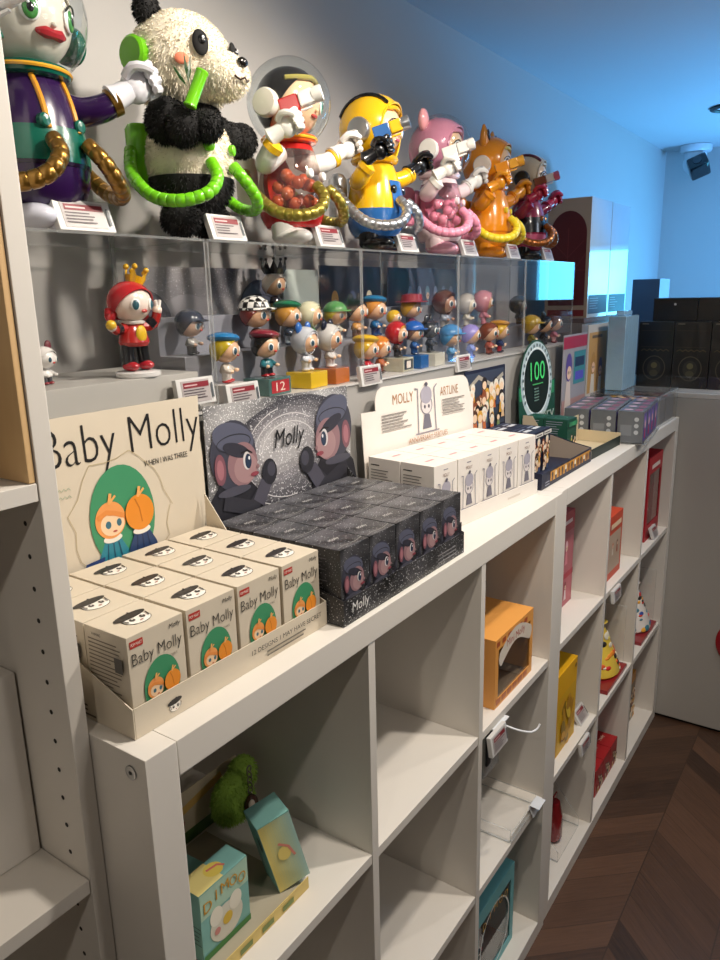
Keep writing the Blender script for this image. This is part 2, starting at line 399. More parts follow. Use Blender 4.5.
# ------------------------------------------------------------------ display riser, acrylic cases
r = thing('display_riser', 'long grey-white riser carrying the clear cases behind the header cards', 'display stand', (0, 0, 0))
G().box(.002, 1.915, .274, .29, H + .0005, 1.371, GREYW, .001).obj('front_panel', r)
G().box(.002, 1.915, .2905, .5, 1.352, 1.371, GREYW, .001).obj('top_panel', r)
for x in (.002, 1.897): G().box(x, x + .018, .2905, .5, H + .0005, 1.3515, GREYW).obj('end_panel', r)
r = thing('display_plinth', 'tall plinth under the two big maroon window boxes', 'display stand', (0, 0, 0))
PX0, PX1 = 2.03, 2.51; PG = mat('8f8784', .5)
G().box(PX0, PX1, .2755, .5, 1.428, 1.443, mat('6d5b58', .5), .001).obj('top_panel', r)
G().box(PX0, 2.225, .28, .295, H + .0005, 1.4275, PG).obj('front_panel', r); G().box(2.2255, PX1, .28, .295, 1.1956, 1.4275, PG).obj('front_panel', r)
G().box(PX0, PX0 + .015, .2955, .5, H + .0005, 1.4275, PG).obj('end_panel', r); G().box(PX1 - .015, PX1, .2955, .5, 1.1956, 1.4275, PG).obj('end_panel', r)

CY0, CY1 = .268, .478
CASES = [(.022, .386), (.3895, .7665), (.769, 1.147), (1.1495, 1.5265), (1.529, 1.9)]
for (x0, x1), lb in zip(CASES, ['clear acrylic case holding one red-jacketed figure with a gold crown', 'clear acrylic case with the checker-hat figure and toy blocks inside', 'clear acrylic case with a navy backdrop and crowded colourful figures',
                               'clear acrylic case with the brown bear and the pink hooded figure inside', 'clear acrylic case at the end of the row, beside the maroon boxes']):
    c = thing('acrylic_case', lb, 'display case', (0, 0, 0), 0, 'clear acrylic cases in a row')
    th = .003
    G().box(x0, x1, CY0, CY0 + th, CF - .0045, CT, CLEAR, 0, None, EDGE, 1).obj('front_panel', c)
    G().box(x0, x1, CY1 - th, CY1, CF - .0045, CT, CLEAR, 0, None, EDGE, 1).obj('back_panel', c)
    G().box(x0, x0 + th, CY0 + th + .0002, CY1 - th - .0002, CF - .0045, CT, CLEAR, 0, None, EDGE, 0).obj('side_panel', c)
    G().box(x1 - th, x1, CY0 + th + .0002, CY1 - th - .0002, CF - .0045, CT, CLEAR, 0, None, EDGE, 0).obj('side_panel', c)
    G().box(x0 + th + .0002, x1 - th - .0002, CY0 + th + .0002, CY1 - th - .0002, CT - th, CT, CLEAR, 0, None, EDGE, 2).obj('top_panel', c)
    G().box(x0 + th + .0002, x1 - th - .0002, CY0 + th + .0002, CY1 - th - .0002, CF - .0045, CF - .0005, mat('cfccc8', .3), 0).obj('floor_panel', c)

# ------------------------------------------------------------------ price tags (electronic shelf labels)
RND = random.Random(3)
def price_tag(label, loc, w=.072, h=.038, rx=-.35, rz=0, group='electronic price tags', band='7a1722', scr='a8a09e'):
    o = thing('price_tag', label, 'price tag', loc, 0, group); o.rotation_euler = (rx, 0, rz)
    fr = mat('cbc9c6', .4, 0, 'white plastic')
    G().box(-w / 2, w / 2, 0, .009, 0, h, fr, .0015).obj('frame', o)
    G().box(-w * .39, w * .36, -.0006, -.0001, h * .1, h * .91, mat(scr, .35), 0).obj('screen', o)
    g = G(); g.rect(-w * .34, h * .64, w * .68, h * .2, ink(band)); g.rect(-w * .31, h * .71, w * .34, h * .05, ink('c9a8a8'))
    g.bars(-w * .35, h * .54, w * .62, 4, h * .1, h * .035, ink('4d4244'), RND)
    g.rect(w * .39, h * .2, w * .05, h * .55, ink('55595c'))
    g.obj('printed_text', o, FRONT(0, -.0006, 0))
    return o
TZ = CT + .0005
for x, lb, w in ((.2, 'price tag on the case top in front of the purple-suited toy', .078), (.438, 'price tag on the case top in front of the panda toy', .07), (.685, 'price tag on the case top in front of the ball-filled white toy', .07),
              (.942, 'price tag on the case top in front of the yellow-hooded toy', .07), (1.214, 'price tag on the case top in front of the pink toy', .07), (1.462, 'price tag on the case top in front of the orange cat-eared toy', .065),
              (1.7, 'price tag on the case top in front of the maroon striped toy', .065)):
    price_tag(lb, (x, CY0 + .002, TZ), w)
for x, z, lb in ((.345, 1.383, 'price tag clipped under the red-jacketed figure\'s case, behind the cream header card'), (.44, 1.366, 'price tag clipped to the riser above the starry black header card'),
                 (.787, 1.362, 'price tag clipped to the riser behind the white line-art header card'), (1.171, 1.352, 'price tag clipped to the riser above the dark navy picture header')):
    price_tag(lb, (x, (.2625), z + .005), .07, .038, -.15)

# ------------------------------------------------------------------ blind boxes: one prototype per kind
def kids_art(g, x, y, s):
    """two small round-headed children in front of a green oval"""
    g.disc(x, y, .46 * s, .62 * s, ink('3f8c62'), 32)
    for dx, c, hc, hr in ((-.19, '2c7f92', 'e79a55', 'f0cda6'), (.22, '2a3f66', 'e08a2a', None)):
        g.poly([(x + (dx - .27) * s, y - .64 * s), (x + (dx + .27) * s, y - .64 * s), (x + (dx + .2) * s, y - .4 * s), (x + (dx + .1) * s, y - .22 * s), (x + (dx - .1) * s, y - .22 * s), (x + (dx - .2) * s, y - .4 * s)], ink(c))
        for u in (-.12, 0, .12): g.line([(x + (dx + u * .6) * s, y - .28 * s), (x + (dx + u) * s, y - .6 * s)], .018 * s, ink('1d4f66' if hr else '1c2c50'))
        g.disc(x + dx * s, y - .22 * s, .13 * s, .05 * s, ink('e8e2d6')); g.disc(x + dx * s, y + .0 * s, .21 * s, .22 * s, ink(hc))
        if hr:
            g.disc(x + (dx + .02) * s, y - .05 * s, .165 * s, .14 * s, ink(hr)); g.disc(x + (dx - .04) * s, y - .05 * s, .038 * s, .045 * s, ink('3c6b7b')); g.disc(x + (dx + .11) * s, y - .05 * s, .034 * s, .045 * s, ink('3c6b7b'))
            g.line([(x + (dx - .16) * s, y + .06 * s), (x + (dx - .05) * s, y + .1 * s), (x + (dx + .06) * s, y + .07 * s), (x + (dx + .17) * s, y + .02 * s)], .06 * s, ink('e08c44')); g.disc(x + (dx + .04) * s, y - .14 * s, .03 * s, .012 * s, ink('b5503c'))
        else: g.line([(x + (dx - .05) * s, y + .17 * s), (x + dx * s, y + .05 * s), (x + (dx + .02) * s, y - .12 * s)], .02 * s, ink('c06f1c'))
        g.line([(x + dx * s, y + .2 * s), (x + (dx + .03) * s, y + .3 * s)], .04 * s, ink('e8a860')); g.line([(x + dx * s, y + .2 * s), (x + (dx + .09) * s, y + .27 * s)], .03 * s, ink('e8a860'))
    g.poly([(x - .66 * s, y - .66 * s), (x - .4 * s, y - .66 * s), (x - .34 * s, y - .4 * s), (x - .6 * s, y - .42 * s)], ink('2b3f72'))
def beret_face(g, x, y, s):
    g.disc(x, y - .08 * s, .47 * s, .38 * s, ink('2a2725'), 40); g.disc(x, y - .08 * s, .45 * s, .36 * s, ink('f2ece2'), 40)
    g.disc(x - .02 * s, y + .24 * s, .6 * s, .2 * s, ink('26211f'), 40, .08); g.disc(x + .1 * s, y + .44 * s, .04 * s, .06 * s, ink('26211f'))
    for dx in (-.17, .2): g.disc(x + dx * s, y - .1 * s, .09 * s, .1 * s, ink('3a3734')); g.disc(x + (dx + .02) * s, y - .07 * s, .03 * s, .035 * s, ink('d8d4cc'))
    g.disc(x + .02 * s, y - .3 * s, .07 * s, .025 * s, ink('9a4a3a')); g.line([(x - .44 * s, y + .06 * s), (x - .38 * s, y - .2 * s)], .05 * s, ink('2a2725')); g.line([(x + .44 * s, y + .06 * s), (x + .38 * s, y - .2 * s)], .05 * s, ink('2a2725'))
def blind_box(label, group, w, d, h, body, front=None, top=None, side=None, loc=(0, 0, 0), rz=0):
    o = thing('blind_box', label, 'box', loc, rz, group)
    G().box(0, w, 0, d, 0, h, body, .0008).obj('carton', o)
    for f, n, X in ((front, 'printed_front', FRONT(0, 0, 0)), (top, 'printed_top', TOP(0, 0, h)), (side, 'printed_side', SIDE(0, d, 0))):
        if f: g = G(); f(g); g.clamp(.0006, (d if n == 'printed_side' else w) - .0006, .0012, (d if n == 'printed_top' else h) - .0006); g.obj(n, o, X)
    return o
def grid(proto, nx, ny, x0, y0, z0, dx, dy, lab, rot=0, skip=()):
    """fill a tray with copies of one box; the prototype itself takes the first place"""
    c, s = math.cos(rot), math.sin(rot); first = True
    for j in range(ny):
        for i in range(nx):
            if (i, j) in skip: continue
            b = proto if first else copy_tree(proto); first = False
            u, v = i * dx + RND.uniform(-.0004, .0004), j * dy + RND.uniform(-.0006, .0006)
            b.location = (x0 + u * c - v * s, y0 + u * s + v * c, z0); b.rotation_euler = (0, 0, rot + RND.uniform(-.006, .006)); b['label'] = lab(i, j)

# ---- cream set next to the post
CREAM = card('cfc3af'); BLK = ink('1d1a19')
def f1(g):
    g.rect(.003, .0885, .016, .0075, ink('b5352c')); g.text('POP MART', .0042, .0905, .0135, ink('f0e6d8'), .0032); g.text('Molly', .052, .0895, .015, BLK, .0065, .2)
    g.text('Baby Molly', .004, .066, .063, BLK, .0165, 0, -.012)
    g.text('WHEN I WAS THREE', .034, .0615, .026, ink('6a5c4c'), .0025); kids_art(g, .038, .037, .05)
def t1(g): beret_face(g, .036, .031, .034)
def s1(g):
    g.text('WARNING', .012, .093, .014, BLK, .003); g.bars(.006, .088, .05, 15, .0042, .0014, ink('75695a'), RND); g.rect(.004, .015, .055, .001, BLK); g.rect(.047, .062, .012, .016, ink('5a5550'))
def lab1(i, j): return 'cream printed box in the %s row of its tray, %s from the tall post' % (['front', 'middle', 'back'][j], ORD[i])
tr = thing('display_tray', 'cream cardboard display tray with a tall header, next to the tall post', 'display tray', (0, 0, 0))
g = G(); g.box(.019, .327, .036, .246, H + .0005, H + .0022, CREAM)
g.box(.019, .327, .0345, .0358, H + .0005, H + .033, CREAM)
for x in (.0178, .3272): g.prism([(.0345, H + .0005), (.246, H + .0005), (.246, H + .15), (.2, H + .093), (.0345, H + .033)], x - .0006, x + .0006, CREAM, M(((0, 0, 1, 0), (1, 0, 0, 0), (0, 1, 0, 0), (0, 0, 0, 1))))
tb = g.obj('tray', tr)
g = G(); beret_face(g, .05, .014, .016); g.text('12 DESIGNS 1 MAY HAVE SECRET', .165, .018, .13, BLK, .006); g.bars(.19, .012, .09, 2, .005, .002, ink('5f574c'), RND); g.obj('printed_lip', tb, FRONT(.019, .0345, H))
g = G(); g.bars(.01, .02, .1, 4, .005, .0022, ink('6b6155'), RND); g.obj('printed_wing', tb, SIDE(.0172, .2, H))
hx = M.Translation((0, .2485, H)) @ M.Rotation(-.045, 4, 'X')
hd = G().prism([(.012, 0), (.332, 0), (.338, .2), (.337, .224), (.341, .287), (.014, .287)], 0, .0014, CREAM, hx @ FRONT(0, 0, 0)).obj('header_card', tr)
g = G(); g.text('Baby Molly', .094, .212, .242, BLK, .062, 0, -.014); g.text('WHEN I WAS THREE', .235, .206, .075, BLK, .0075); 
[g.line([(.1 + .003 * k, .2 - .009 * j + .003 * (k % 2)) for k in range(9)], .0007, ink('9aa88e')) for j in (0, 1)]
g.line([(.193 + .075 * math.cos(a * PI / 12) * (1 + .08 * math.cos(a * 2.3)), .147 + .083 * math.sin(a * PI / 12) * (1 + .08 * math.sin(a * 1.7))) for a in range(25)], .0009, ink('b3a27e')); kids_art(g, .193, .15, .108)
g.obj('printed_art', hd, hx @ FRONT(0, -.0016, 0))
pb = blind_box('', 'cream printed boxes in their tray', .0712, .0655, .1015, CREAM, f1, t1, s1)
grid(pb, 4, 3, .0235, .0405, H + .003, .0755, .0673, lab1)

# ---- black starry set
GAL = galaxy('101012', '6d6c70', 14); GALD = galaxy('0b0b0c', '4c4b4e', 16, .7)
def visor_kid(g, x, y, s, flip=1):
    """child in a grey space hood, seen half from the side"""
    hood, skin, dk = ink('3d3d49'), ink('8d6c70'), ink('242329'); F = flip
    g.poly([(x - .6 * s, y - .8 * s), (x + .5 * s, y - .8 * s), (x + .42 * s, y - .4 * s), (x + .22 * s, y - .2 * s), (x - .3 * s, y - .2 * s), (x - .5 * s, y - .4 * s)], dk)
    g.disc(x, y + .14 * s, .42 * s, .46 * s, hood); g.disc(x + .02 * s * F, y + .36 * s, .38 * s, .2 * s, ink('565869'), rot=-.3 * F); g.ring(x + .02 * s * F, y + .3 * s, .3 * s, .1 * s, .015 * s, ink('2c2c34'))
    g.disc(x + .15 * s * F, y + .0 * s, .28 * s, .29 * s, skin); g.disc(x + .2 * s * F, y - .06 * s, .22 * s, .2 * s, ink('a07f80')); g.disc(x + .05 * s * F, y + .2 * s, .25 * s, .09 * s, ink('33323c'), rot=-.35 * F)
    g.disc(x + .23 * s * F, y + .03 * s, .075 * s, .12 * s, ink('cfcac8')); g.disc(x + .25 * s * F, y + .02 * s, .06 * s, .1 * s, ink('28364c')); g.disc(x + .27 * s * F, y + .06 * s, .018 * s, .025 * s, ink('dcdcdc'))
    g.line([(x + .13 * s * F, y + .15 * s), (x + .25 * s * F, y + .17 * s), (x + .33 * s * F, y + .12 * s)], .02 * s, ink('1d1a1c'))
    g.disc(x + .35 * s * F, y - .17 * s, .08 * s, .03 * s, ink('8a3f4a')); g.disc(x + .42 * s * F, y - .08 * s, .03 * s, .03 * s, skin)
    g.disc(x - .27 * s * F, y + .0 * s, .1 * s, .2 * s, ink('7a4e57')); g.disc(x - .27 * s * F, y + .0 * s, .06 * s, .13 * s, ink('a06a72'))
    g.line([(x - .2 * s * F, y - .45 * s), (x + .25 * s * F, y - .62 * s), (x + .55 * s * F, y - .35 * s)], .2 * s, ink('302f36')); g.line([(x + .42 * s * F, y - .52 * s), (x + .52 * s * F, y - .38 * s)], .23 * s, ink('4c4a55'))
    g.disc(x + .64 * s * F, y - .2 * s, .15 * s, .18 * s, ink('2a292f')); g.disc(x + .68 * s * F, y - .17 * s, .08 * s, .1 * s, ink('43424c')); g.disc(x - .05 * s * F, y - .32 * s, .3 * s, .06 * s, ink('4a4954'))
def f2(g): g.rect(.001, .002, .063, .012, ink('222126')); visor_kid(g, .026, .052, .058, 1)
def t2(g): g.text('Molly', .022, .03, .02, ink('d6d3cf'), .008, .1); g.line([(.004, .006), (.02, .009), (.04, .006), (.062, .01)], .0014, ink('8d8b88'))
def s2(g): g.bars(.008, .085, .045, 12, .005, .0013, ink('77757a'), RND)
def lab2(i, j): return 'black starry box in the %s row of its tray, %s along from the cream boxes' % (['front', 'middle', 'back'][j], ORD[i])
tr = thing('display_tray', 'black starry display tray with a nebula header card, between the cream and white trays', 'display tray', (0, 0, 0))
g = G(); g.box(.3315, .6695, .0105, .243, H + .0005, H + .002, GALD); g.box(.3315, .6695, .009, .0103, H + .0005, H + .036, GALD)
for x in (.3312, .6692): g.prism([(.009, H + .0005), (.243, H + .0005), (.243, H + .12), (.2, H + .085), (.009, H + .036)], x - .0005, x + .0005, GALD, M(((0, 0, 1, 0), (1, 0, 0, 0), (0, 1, 0, 0), (0, 0, 0, 1))))
tb = g.obj('tray', tr)
g = G(); g.text('Molly', .018, .01, .04, ink('e0dedb'), .018, .1); g.bars(.25, .02, .07, 3, .006, .0018, ink('8f8d8d'), RND); g.obj('printed_lip', tb, FRONT(.3315, .009, H))
hx = M.Translation((0, .2465, H)) @ M.Rotation(-.04, 4, 'X')
hd = G().prism([(.335, 0), (.69, 0), (.692, .262), (.345, .27)], 0, .0014, galaxy('3a3a3f', 'c9c7c6', 7, .66), hx @ FRONT(0, 0, 0)).obj('header_card', tr)
g = G()
for k, c in enumerate(('55545a', '6a686d', '807e82', '959296', 'a9a6a8', 'bcb9ba')): g.disc(.525 - .004 * k, .175 + .003 * k, .165 - .022 * k, .085 - .0105 * k, galaxy('%02x%02x%02x' % tuple(int(c[i:i + 2], 16) - 24 for i in (0, 2, 4)), c, 12, .68), 40, .12)
for k in range(5):
    r_ = .06 + k * .016; a0 = k * .9
    g.line([(.525 + r_ * 1.15 * math.cos(a0 + a * .2), .175 + r_ * .8 * math.sin(a0 + a * .2)) for a in range(16)], .0016, ink('cfcccc'))
visor_kid(g, .395, .175, .115, 1); visor_kid(g, .642, .178, .125, -1); g.text('Molly', .484, .176, .076, ink('0c0b0c'), .038, .3, .0)
g.obj('printed_art', hd, hx @ FRONT(0, -.0016, 0))
pb = blind_box('', 'black starry boxes in their tray', .0655, .0742, .1005, GAL, f2, t2, s2)
grid(pb, 5, 3, .3345, .0144, H + .0028, .0668, .0752, lab2)

# ---- white line-art set (tray stands slightly turned)
PAP = card('e3dcd4'); GR = ink('8b8791'); PK = ink('d58f93'); BR = ink('a5794f')
def sketch(g, x, y, s):
    g.ring(x, y + .12 * s, .2 * s, .2 * s, .025 * s, GR); g.disc(x, y + .1 * s, .19 * s, .18 * s, ink('d8d0cf')); g.disc(x, y + .34 * s, .22 * s, .2 * s, ink('a5a1ad'))
    g.poly([(x - .17 * s, y - .42 * s), (x + .17 * s, y - .42 * s), (x + .1 * s, y - .1 * s), (x - .1 * s, y - .1 * s)], ink('6f6c78'))
    for dx in (-.07, .08): g.disc(x + dx * s, y + .08 * s, .035 * s, .045 * s, ink('57535f'))
    g.line([(x - .34 * s, y - .5 * s), (x - .32 * s, y + .5 * s), (x - .42 * s, y + .52 * s)], .03 * s, GR); g.line([(x + .34 * s, y - .5 * s), (x + .3 * s, y + .48 * s), (x + .4 * s, y + .55 * s)], .03 * s, GR)
    g.line([(x - .45 * s, y - .5 * s), (x + .45 * s, y - .5 * s)], .025 * s, GR)
    g.disc(x, y + .58 * s, .06 * s, .05 * s, ink('5d5a66'))
def f3(g):
    g.bars(.028, .112, .014, 1, .004, .0018, GR); g.text('MOLLY', .026, .1, .02, ink('8a6a5c'), .006); sketch(g, .036, .058, .062); g.text('ANNIVERSARY STATUES', .012, .016, .048, ink('9b8878'), .005); g.text('CLASSICAL RETRO', .018, .009, .036, ink('9b8878'), .004)
def t3(g): g.rect(.024, .033, .024, .006, PK)
def s3(g): g.rect(.006, .109, .02, .002, BLK); g.bars(.006, .1, .055, 6, .0055, .0016, ink('6d6864'), RND)
A0 = -.11; AX, AY = .712, .088
def lab3(i, j): return 'white line-art box in the %s row of its tray, %s along from the black boxes' % (['front', 'back'][j], ORD[i])
tr = thing('display_tray', 'white display tray with a stepped line-art header card, between black and navy trays', 'display tray', (AX, AY, 0), A0)
g = G(); g.box(0, .374, 0, .156, H + .0005, H + .002, PAP); g.box(0, .374, -.0015, 0, H + .0005, H + .03, PAP)
for x in (-.0008, .3732): g.prism([(-.0015, H + .0005), (.156, H + .0005), (.156, H + .06), (.1, H + .04), (-.0015, H + .03)], x - .0005, x + .0005, PAP, M(((0, 0, 1, 0), (1, 0, 0, 0), (0, 1, 0, 0), (0, 0, 0, 1))))
tb = g.obj('tray', tr); g = G(); g.rect(.25, .013, .05, .004, ink('cfc5ba')); g.obj('printed_lip', tb, FRONT(0, -.0015, H))
hx = M.Translation((0, .158, H)) @ M.Rotation(-.05, 4, 'X')
arc = lambda cx_, cy_, r_, a, b: [(cx_ + r_ * math.cos(a + (b - a) * k / 5), cy_ + r_ * math.sin(a + (b - a) * k / 5)) for k in range(6)]
hd = G().prism([(.006, 0), (.374, 0), (.38, .185)] + arc(.37, .183, .012, 0, PI / 2) + [(.372, .196)] + arc(.335, .216, .03, 0, PI / 2) + arc(.07, .222, .026, PI / 2, PI) + [(.044, .205)] + [(.002, .206)], 0, .0014, PAP, hx @ FRONT(0, 0, 0)).obj('header_card', tr)
g = G(); g.text('MOLLY', .096, .21, .066, BR, .02); g.text('ARTLINE', .255, .21, .066, BR, .018, 0, -.005); sketch(g, .205, .187, .09)
g.bars(.058, .192, .1, 6, .0058, .0022, ink('8a847e'), RND); g.bars(.258, .2, .09, 6, .0058, .0022, ink('8a847e'), RND)
g.text('ANNIVERSARY STATUES', .138, .127, .135, ink('b07f5a'), .0105); g.text('CLASSICAL RETRO', .155, .112, .1, ink('c98a5a'), .0105)
g.obj('printed_art', hd, hx @ FRONT(0, -.0016, 0))
pb = blind_box('', 'white line-art boxes in their tray', .0715, .0735, .1235, PAP, f3, t3, s3)
c_, s_ = math.cos(A0), math.sin(A0)
grid(pb, 5, 2, AX + .004 * c_, AY + .0034 + .004 * s_, H + .003, .0735, .0755, lab3, A0)

# ---- navy set, half sold
NAVY = card('1c2036'); TANC = card('b9ab93'); OCH = ink('c98f35')
def crowd(g, x0, y0, w, h, n, seed, pal=('d9a441', 'c96f3a', 'e8dcc6', '7a8a5a', 'b8543a', '3c4a6a', 'd8b58a')):
    """a generic crowd of little people"""
    q = random.Random(seed)
    for k in range(n):
        x = x0 + w * (.06 + .88 * q.random()); y = y0 + h * (.1 + .72 * (1 - k / n)); s = h * q.uniform(.1, .16)
        g.poly([(x - s * .7, y - s * 1.9), (x + s * .7, y - s * 1.9), (x + s * .45, y - s * .4), (x - s * .45, y - s * .4)], ink(q.choice(pal))); g.disc(x, y + s * .15, s * .75, s * .8, ink(q.choice(('8a4a2c', '2b2422', 'd9a441', '5a3a2c', 'e8e0d0'))), 16); g.disc(x, y - s * .05, s * .55, s * .5, ink('f0cfae'), 14)
def f4(g): crowd(g, .002, .004, .049, .082, 14, 5); g.rect(.003, .086, .047, .009, ink('d9d6cf')); g.rect(.008, .0885, .034, .003, ink('6d6b68'))
def t4(g): g.rect(.008, .02, .036, .012, ink('c9ccd2')); g.rect(.008, .038, .036, .006, ink('8d93a5')); g.rect(.004, .052, .042, .002, ink('5d6580'))
def s4(g): g.bars(.006, .085, .045, 10, .006, .0016, ink('8c90a0'), RND)
def lab4(i, j): return 'navy crowd-print box in the %s row, %s along from the white line-art boxes' % (['front', 'back'][j], ORD[i])
tr = thing('display_tray', 'navy display tray with an ochre figure strip, half its boxes sold', 'display tray', (1.106, .046, 0), .0)
g = G(); g.box(0, .33, 0, .192, H + .0005, H + .002, NAVY); g.box(0, .33, -.0015, 0, H + .0005, H + .036, NAVY)
SW = M(((0, 0, 1, 0), (1, 0, 0, 0), (0, 1, 0, 0), (0, 0, 0, 1)))
g.prism([(-.0015, H + .0005), (.192, H + .0005), (.192, H + .11), (.08, H + .05), (-.0015, H + .036)], -.0008, .0002, NAVY, SW)
g.prism([(-.0015, H + .0005), (.192, H + .0005), (.192, H + .07), (.15, H + .068), (.1, H + .06), (.05, H + .046), (-.0015, H + .036)], .3298, .3312, NAVY, SW)
g.prism([(0, H + .002), (.19, H + .002), (.19, H + .068), (.15, H + .066), (.1, H + .058), (.05, H + .044), (0, H + .034)], .3288, .3296, card('9b8d80'), SW)
tb = g.obj('tray', tr); g = G(); g.rect(.05, .01, .272, .022, OCH)
for k in range(13): g.disc(.062 + k * .0205, .023, .0055, .007, ink(['3a2c22', 'e8dcc6', '6b3a24'][k % 3]), 12); g.rect(.0575 + k * .0205, .011, .009, .008, ink(['5a3a2a', '2f3550', '7a4a24'][k % 3]))
g.bars(.012, .014, .025, 2, .006, .002, ink('9a9eb0')); g.obj('printed_lip', tb, FRONT(0, -.0015, H))
hx = M.Translation((0, .1945, H)) @ M.Rotation(-.03, 4, 'X')
hd = G().prism([(.03, 0), (.25, 0), (.25, .243), (.03, .243)], 0, .0014, NAVY, hx @ FRONT(0, 0, 0)).obj('header_card', tr)
g = G(); g.rect(.036, .1, .205, .136, ink('3a4152')); g.line([(.04, .2), (.1, .225), (.17, .2), (.235, .22)], .01, ink('a9a294')); crowd(g, .038, .1, .2, .13, 34, 11); g.obj('printed_art', hd, hx @ FRONT(0, -.0016, 0))
pb = blind_box('', 'navy crowd-print boxes', .0525, .062, .0975, NAVY, f4, t4, s4)
grid(pb, 4, 2, 1.1095, .1095, H + .0028, .0535, .0635, lab4)

# ---- green set, mostly sold
GRN = card('17493a'); LIME = ink('4fb56a')
def f5(g): crowd(g, .004, .006, .056, .05, 8, 9, ('c9b45a', 'd8cfa0', '9a8a3a')); g.rect(.004, .075, .056, .012, ink('2c7a58')); g.text('100', .02, .0765, .024, LIME, .009)
def t5(g): g.ring(.032, .03, .014, .014, .003, ink('2f7d5d')); g.rect(.006, .05, .052, .004, ink('143f30'))
tr = thing('display_tray', 'dark green display tray with a round header reading 100, mostly sold out', 'display tray', (1.452, .05, 0), -.03)
g = G(); g.box(0, .226, 0, .186, H + .0005, H + .002, card('cdbd9d')); g.box(0, .226, -.0015, 0, H + .0005, H + .026, card('16241f'))
g.prism([(-.0015, H + .0005), (.186, H + .0005), (.186, H + .1), (.16, H + .1), (.11, H + .03), (-.0015, H + .026)], -.0008, .0002, TANC, SW)
g.prism([(-.0015, H + .0005), (.186, H + .0005), (.186, H + .03), (.13, H + .03), (.126, H + .034), (-.0015, H + .034)], .2258, .227, card('cdbd9d'), SW)
g.box(.116, .2255, .118, .1192, H + .002, H + .075, card('cdbd9d'))
tr_b = g.obj('tray', tr)
hx = M.Translation((0, .189, H)) @ M.Rotation(-.05, 4, 'X')
hd = G().prism([(-.004, 0), (.226, 0), (.235, .175), (.212, .17)] + [(.105 + .108 * math.cos(a), .178 + .112 * math.sin(a)) for a in [PI * k / 14 for k in range(0, 15)]] + [(-.006, .17), (-.012, .175)], 0, .0014, GRN, hx @ FRONT(0, 0, 0)).obj('header_card', tr)
g = G(); g.rect(-.008, .135, .233, .036, ink('2f8a5e')); g.disc(.105, .178, .104, .107, ink('b9cbd0'), 40); g.ring(.105, .178, .084, .088, .004, ink('e6eeee')); g.disc(.105, .178, .083, .086, ink('10201c'), 40)
for k in range(30):
    if 4 < k < 26 or k in (0, 1): a = -PI / 2 + 2 * PI * k / 30; g.disc(.105 + .095 * math.cos(a), .178 + .098 * math.sin(a), .0045, .005, ink('4c6168'), 8)
g.text('100', .058, .182, .095, ink('4fe07a'), .05); g.rect(.07, .17, .07, .003, LIME); g.bars(.08, .158, .05, 5, .008, .003, ink('6f8f84'), RND)
g.text('mystery', .0, .055, .215, ink('a9b9ae'), .04)
g.obj('printed_art', hd, hx @ FRONT(0, -.0016, 0))
pb = blind_box('', 'dark green boxes left in their tray', .0635, .064, .0935, GRN, f5, t5, s4)
def lab5(i, j): return 'dark green box under the round header, %s row, %s along from the navy boxes' % (['front', 'back'][j], ORD[i])
grid(pb, 2, 1, 1.456, .1145, H + .0028, .0, .0, lab5, -.03, {(1, 0)})
pb2 = copy_tree(pb, 'dark green box under the round header, behind the one nearest the navy boxes'); pb2.location = (1.459, .181 - .002, H + .0028); pb2.location.y = .1805; pb['label'] = 'dark green box under the round header, nearest the front of its tray'
pb2.scale = (1, .85, 1)

# ---- silver and violet set on a clear tray that hangs over the front edge
SIL = mat('6d7177', .3, .2, 'silver card'); RX, RY, RA = 1.7, -.012, .1
def f6(g): g.rect(.006, .006, .05, .076, ink('5d4f9a')); g.disc(.03, .055, .016, .018, ink('9a6fb5')); g.disc(.031, .05, .011, .011, ink('e0b8a8')); g.rect(.02, .012, .02, .026, ink('b5395a')); g.rect(.044, .01, .01, .06, ink('3d5fb0'))
def t6(g): g.rect(.008, .008, .046, .02, ink('8d5a6a')); g.disc(.03, .045, .014, .012, ink('c7a7b5')); g.rect(.004, .058, .052, .003, ink('5b6a92'))
def s6(g):
    for k in range(3): g.disc(.05, .03 + .018 * k, .006, .006, ink('b9bdc2'))
    g.rect(.008, .02, .03, .03, ink('7d8187'))
tr = thing('clear_tray', 'clear acrylic tray hanging over the front edge under the silver boxes', 'tray', (RX, RY, 0), RA)
G().box(-.006, .272, -.006, .226, H + .0008, H + .0034, CLEAR, 0, None, EDGE, 2).obj('plate', tr)
G().box(-.006, .272, -.008, -.0062, H + .0008, H + .012, EDGE).obj('lip', tr)
def lab6(i, j): return 'silver and violet box on the clear tray, %s row, %s along from the cream-lined tray' % (['front', 'middle', 'back'][j], ORD[i])
pb = blind_box('', 'silver and violet boxes on the clear tray', .062, .068, .088, SIL, f6, t6, s6)
c_, s_ = math.cos(RA), math.sin(RA)
grid(pb, 4, 3, RX, RY, H + .0037, .0665, .0735, lab6, RA)
# clear cover with flat picture boxes at the end of the counter
c = thing('acrylic_cover', 'low clear acrylic cover over flat picture boxes, at the shelf end by the far counter', 'display case', (0, 0, 0))
x0, x1, y0, y1, za, zb = 1.975, 2.222, .012, .225, H + .0005, H + .098
G().box(x0, x1, y0, y0 + .003, za, zb, CLEAR, 0, None, EDGE, 1).obj('front_panel', c); G().box(x0, x1, y1 - .003, y1, za, zb, CLEAR, 0, None, EDGE, 1).obj('back_panel', c)
G().box(x0, x0 + .003, y0 + .0032, y1 - .0032, za, zb, CLEAR, 0, None, EDGE, 0).obj('side_panel', c); G().box(x1 - .003, x1, y0 + .0032, y1 - .0032, za, zb, CLEAR, 0, None, EDGE, 0).obj('side_panel', c)
G().box(x0 + .0032, x1 - .0032, y0 + .0032, y1 - .0032, zb - .003, zb, CLEAR, 0, None, EDGE, 2).obj('top_panel', c)
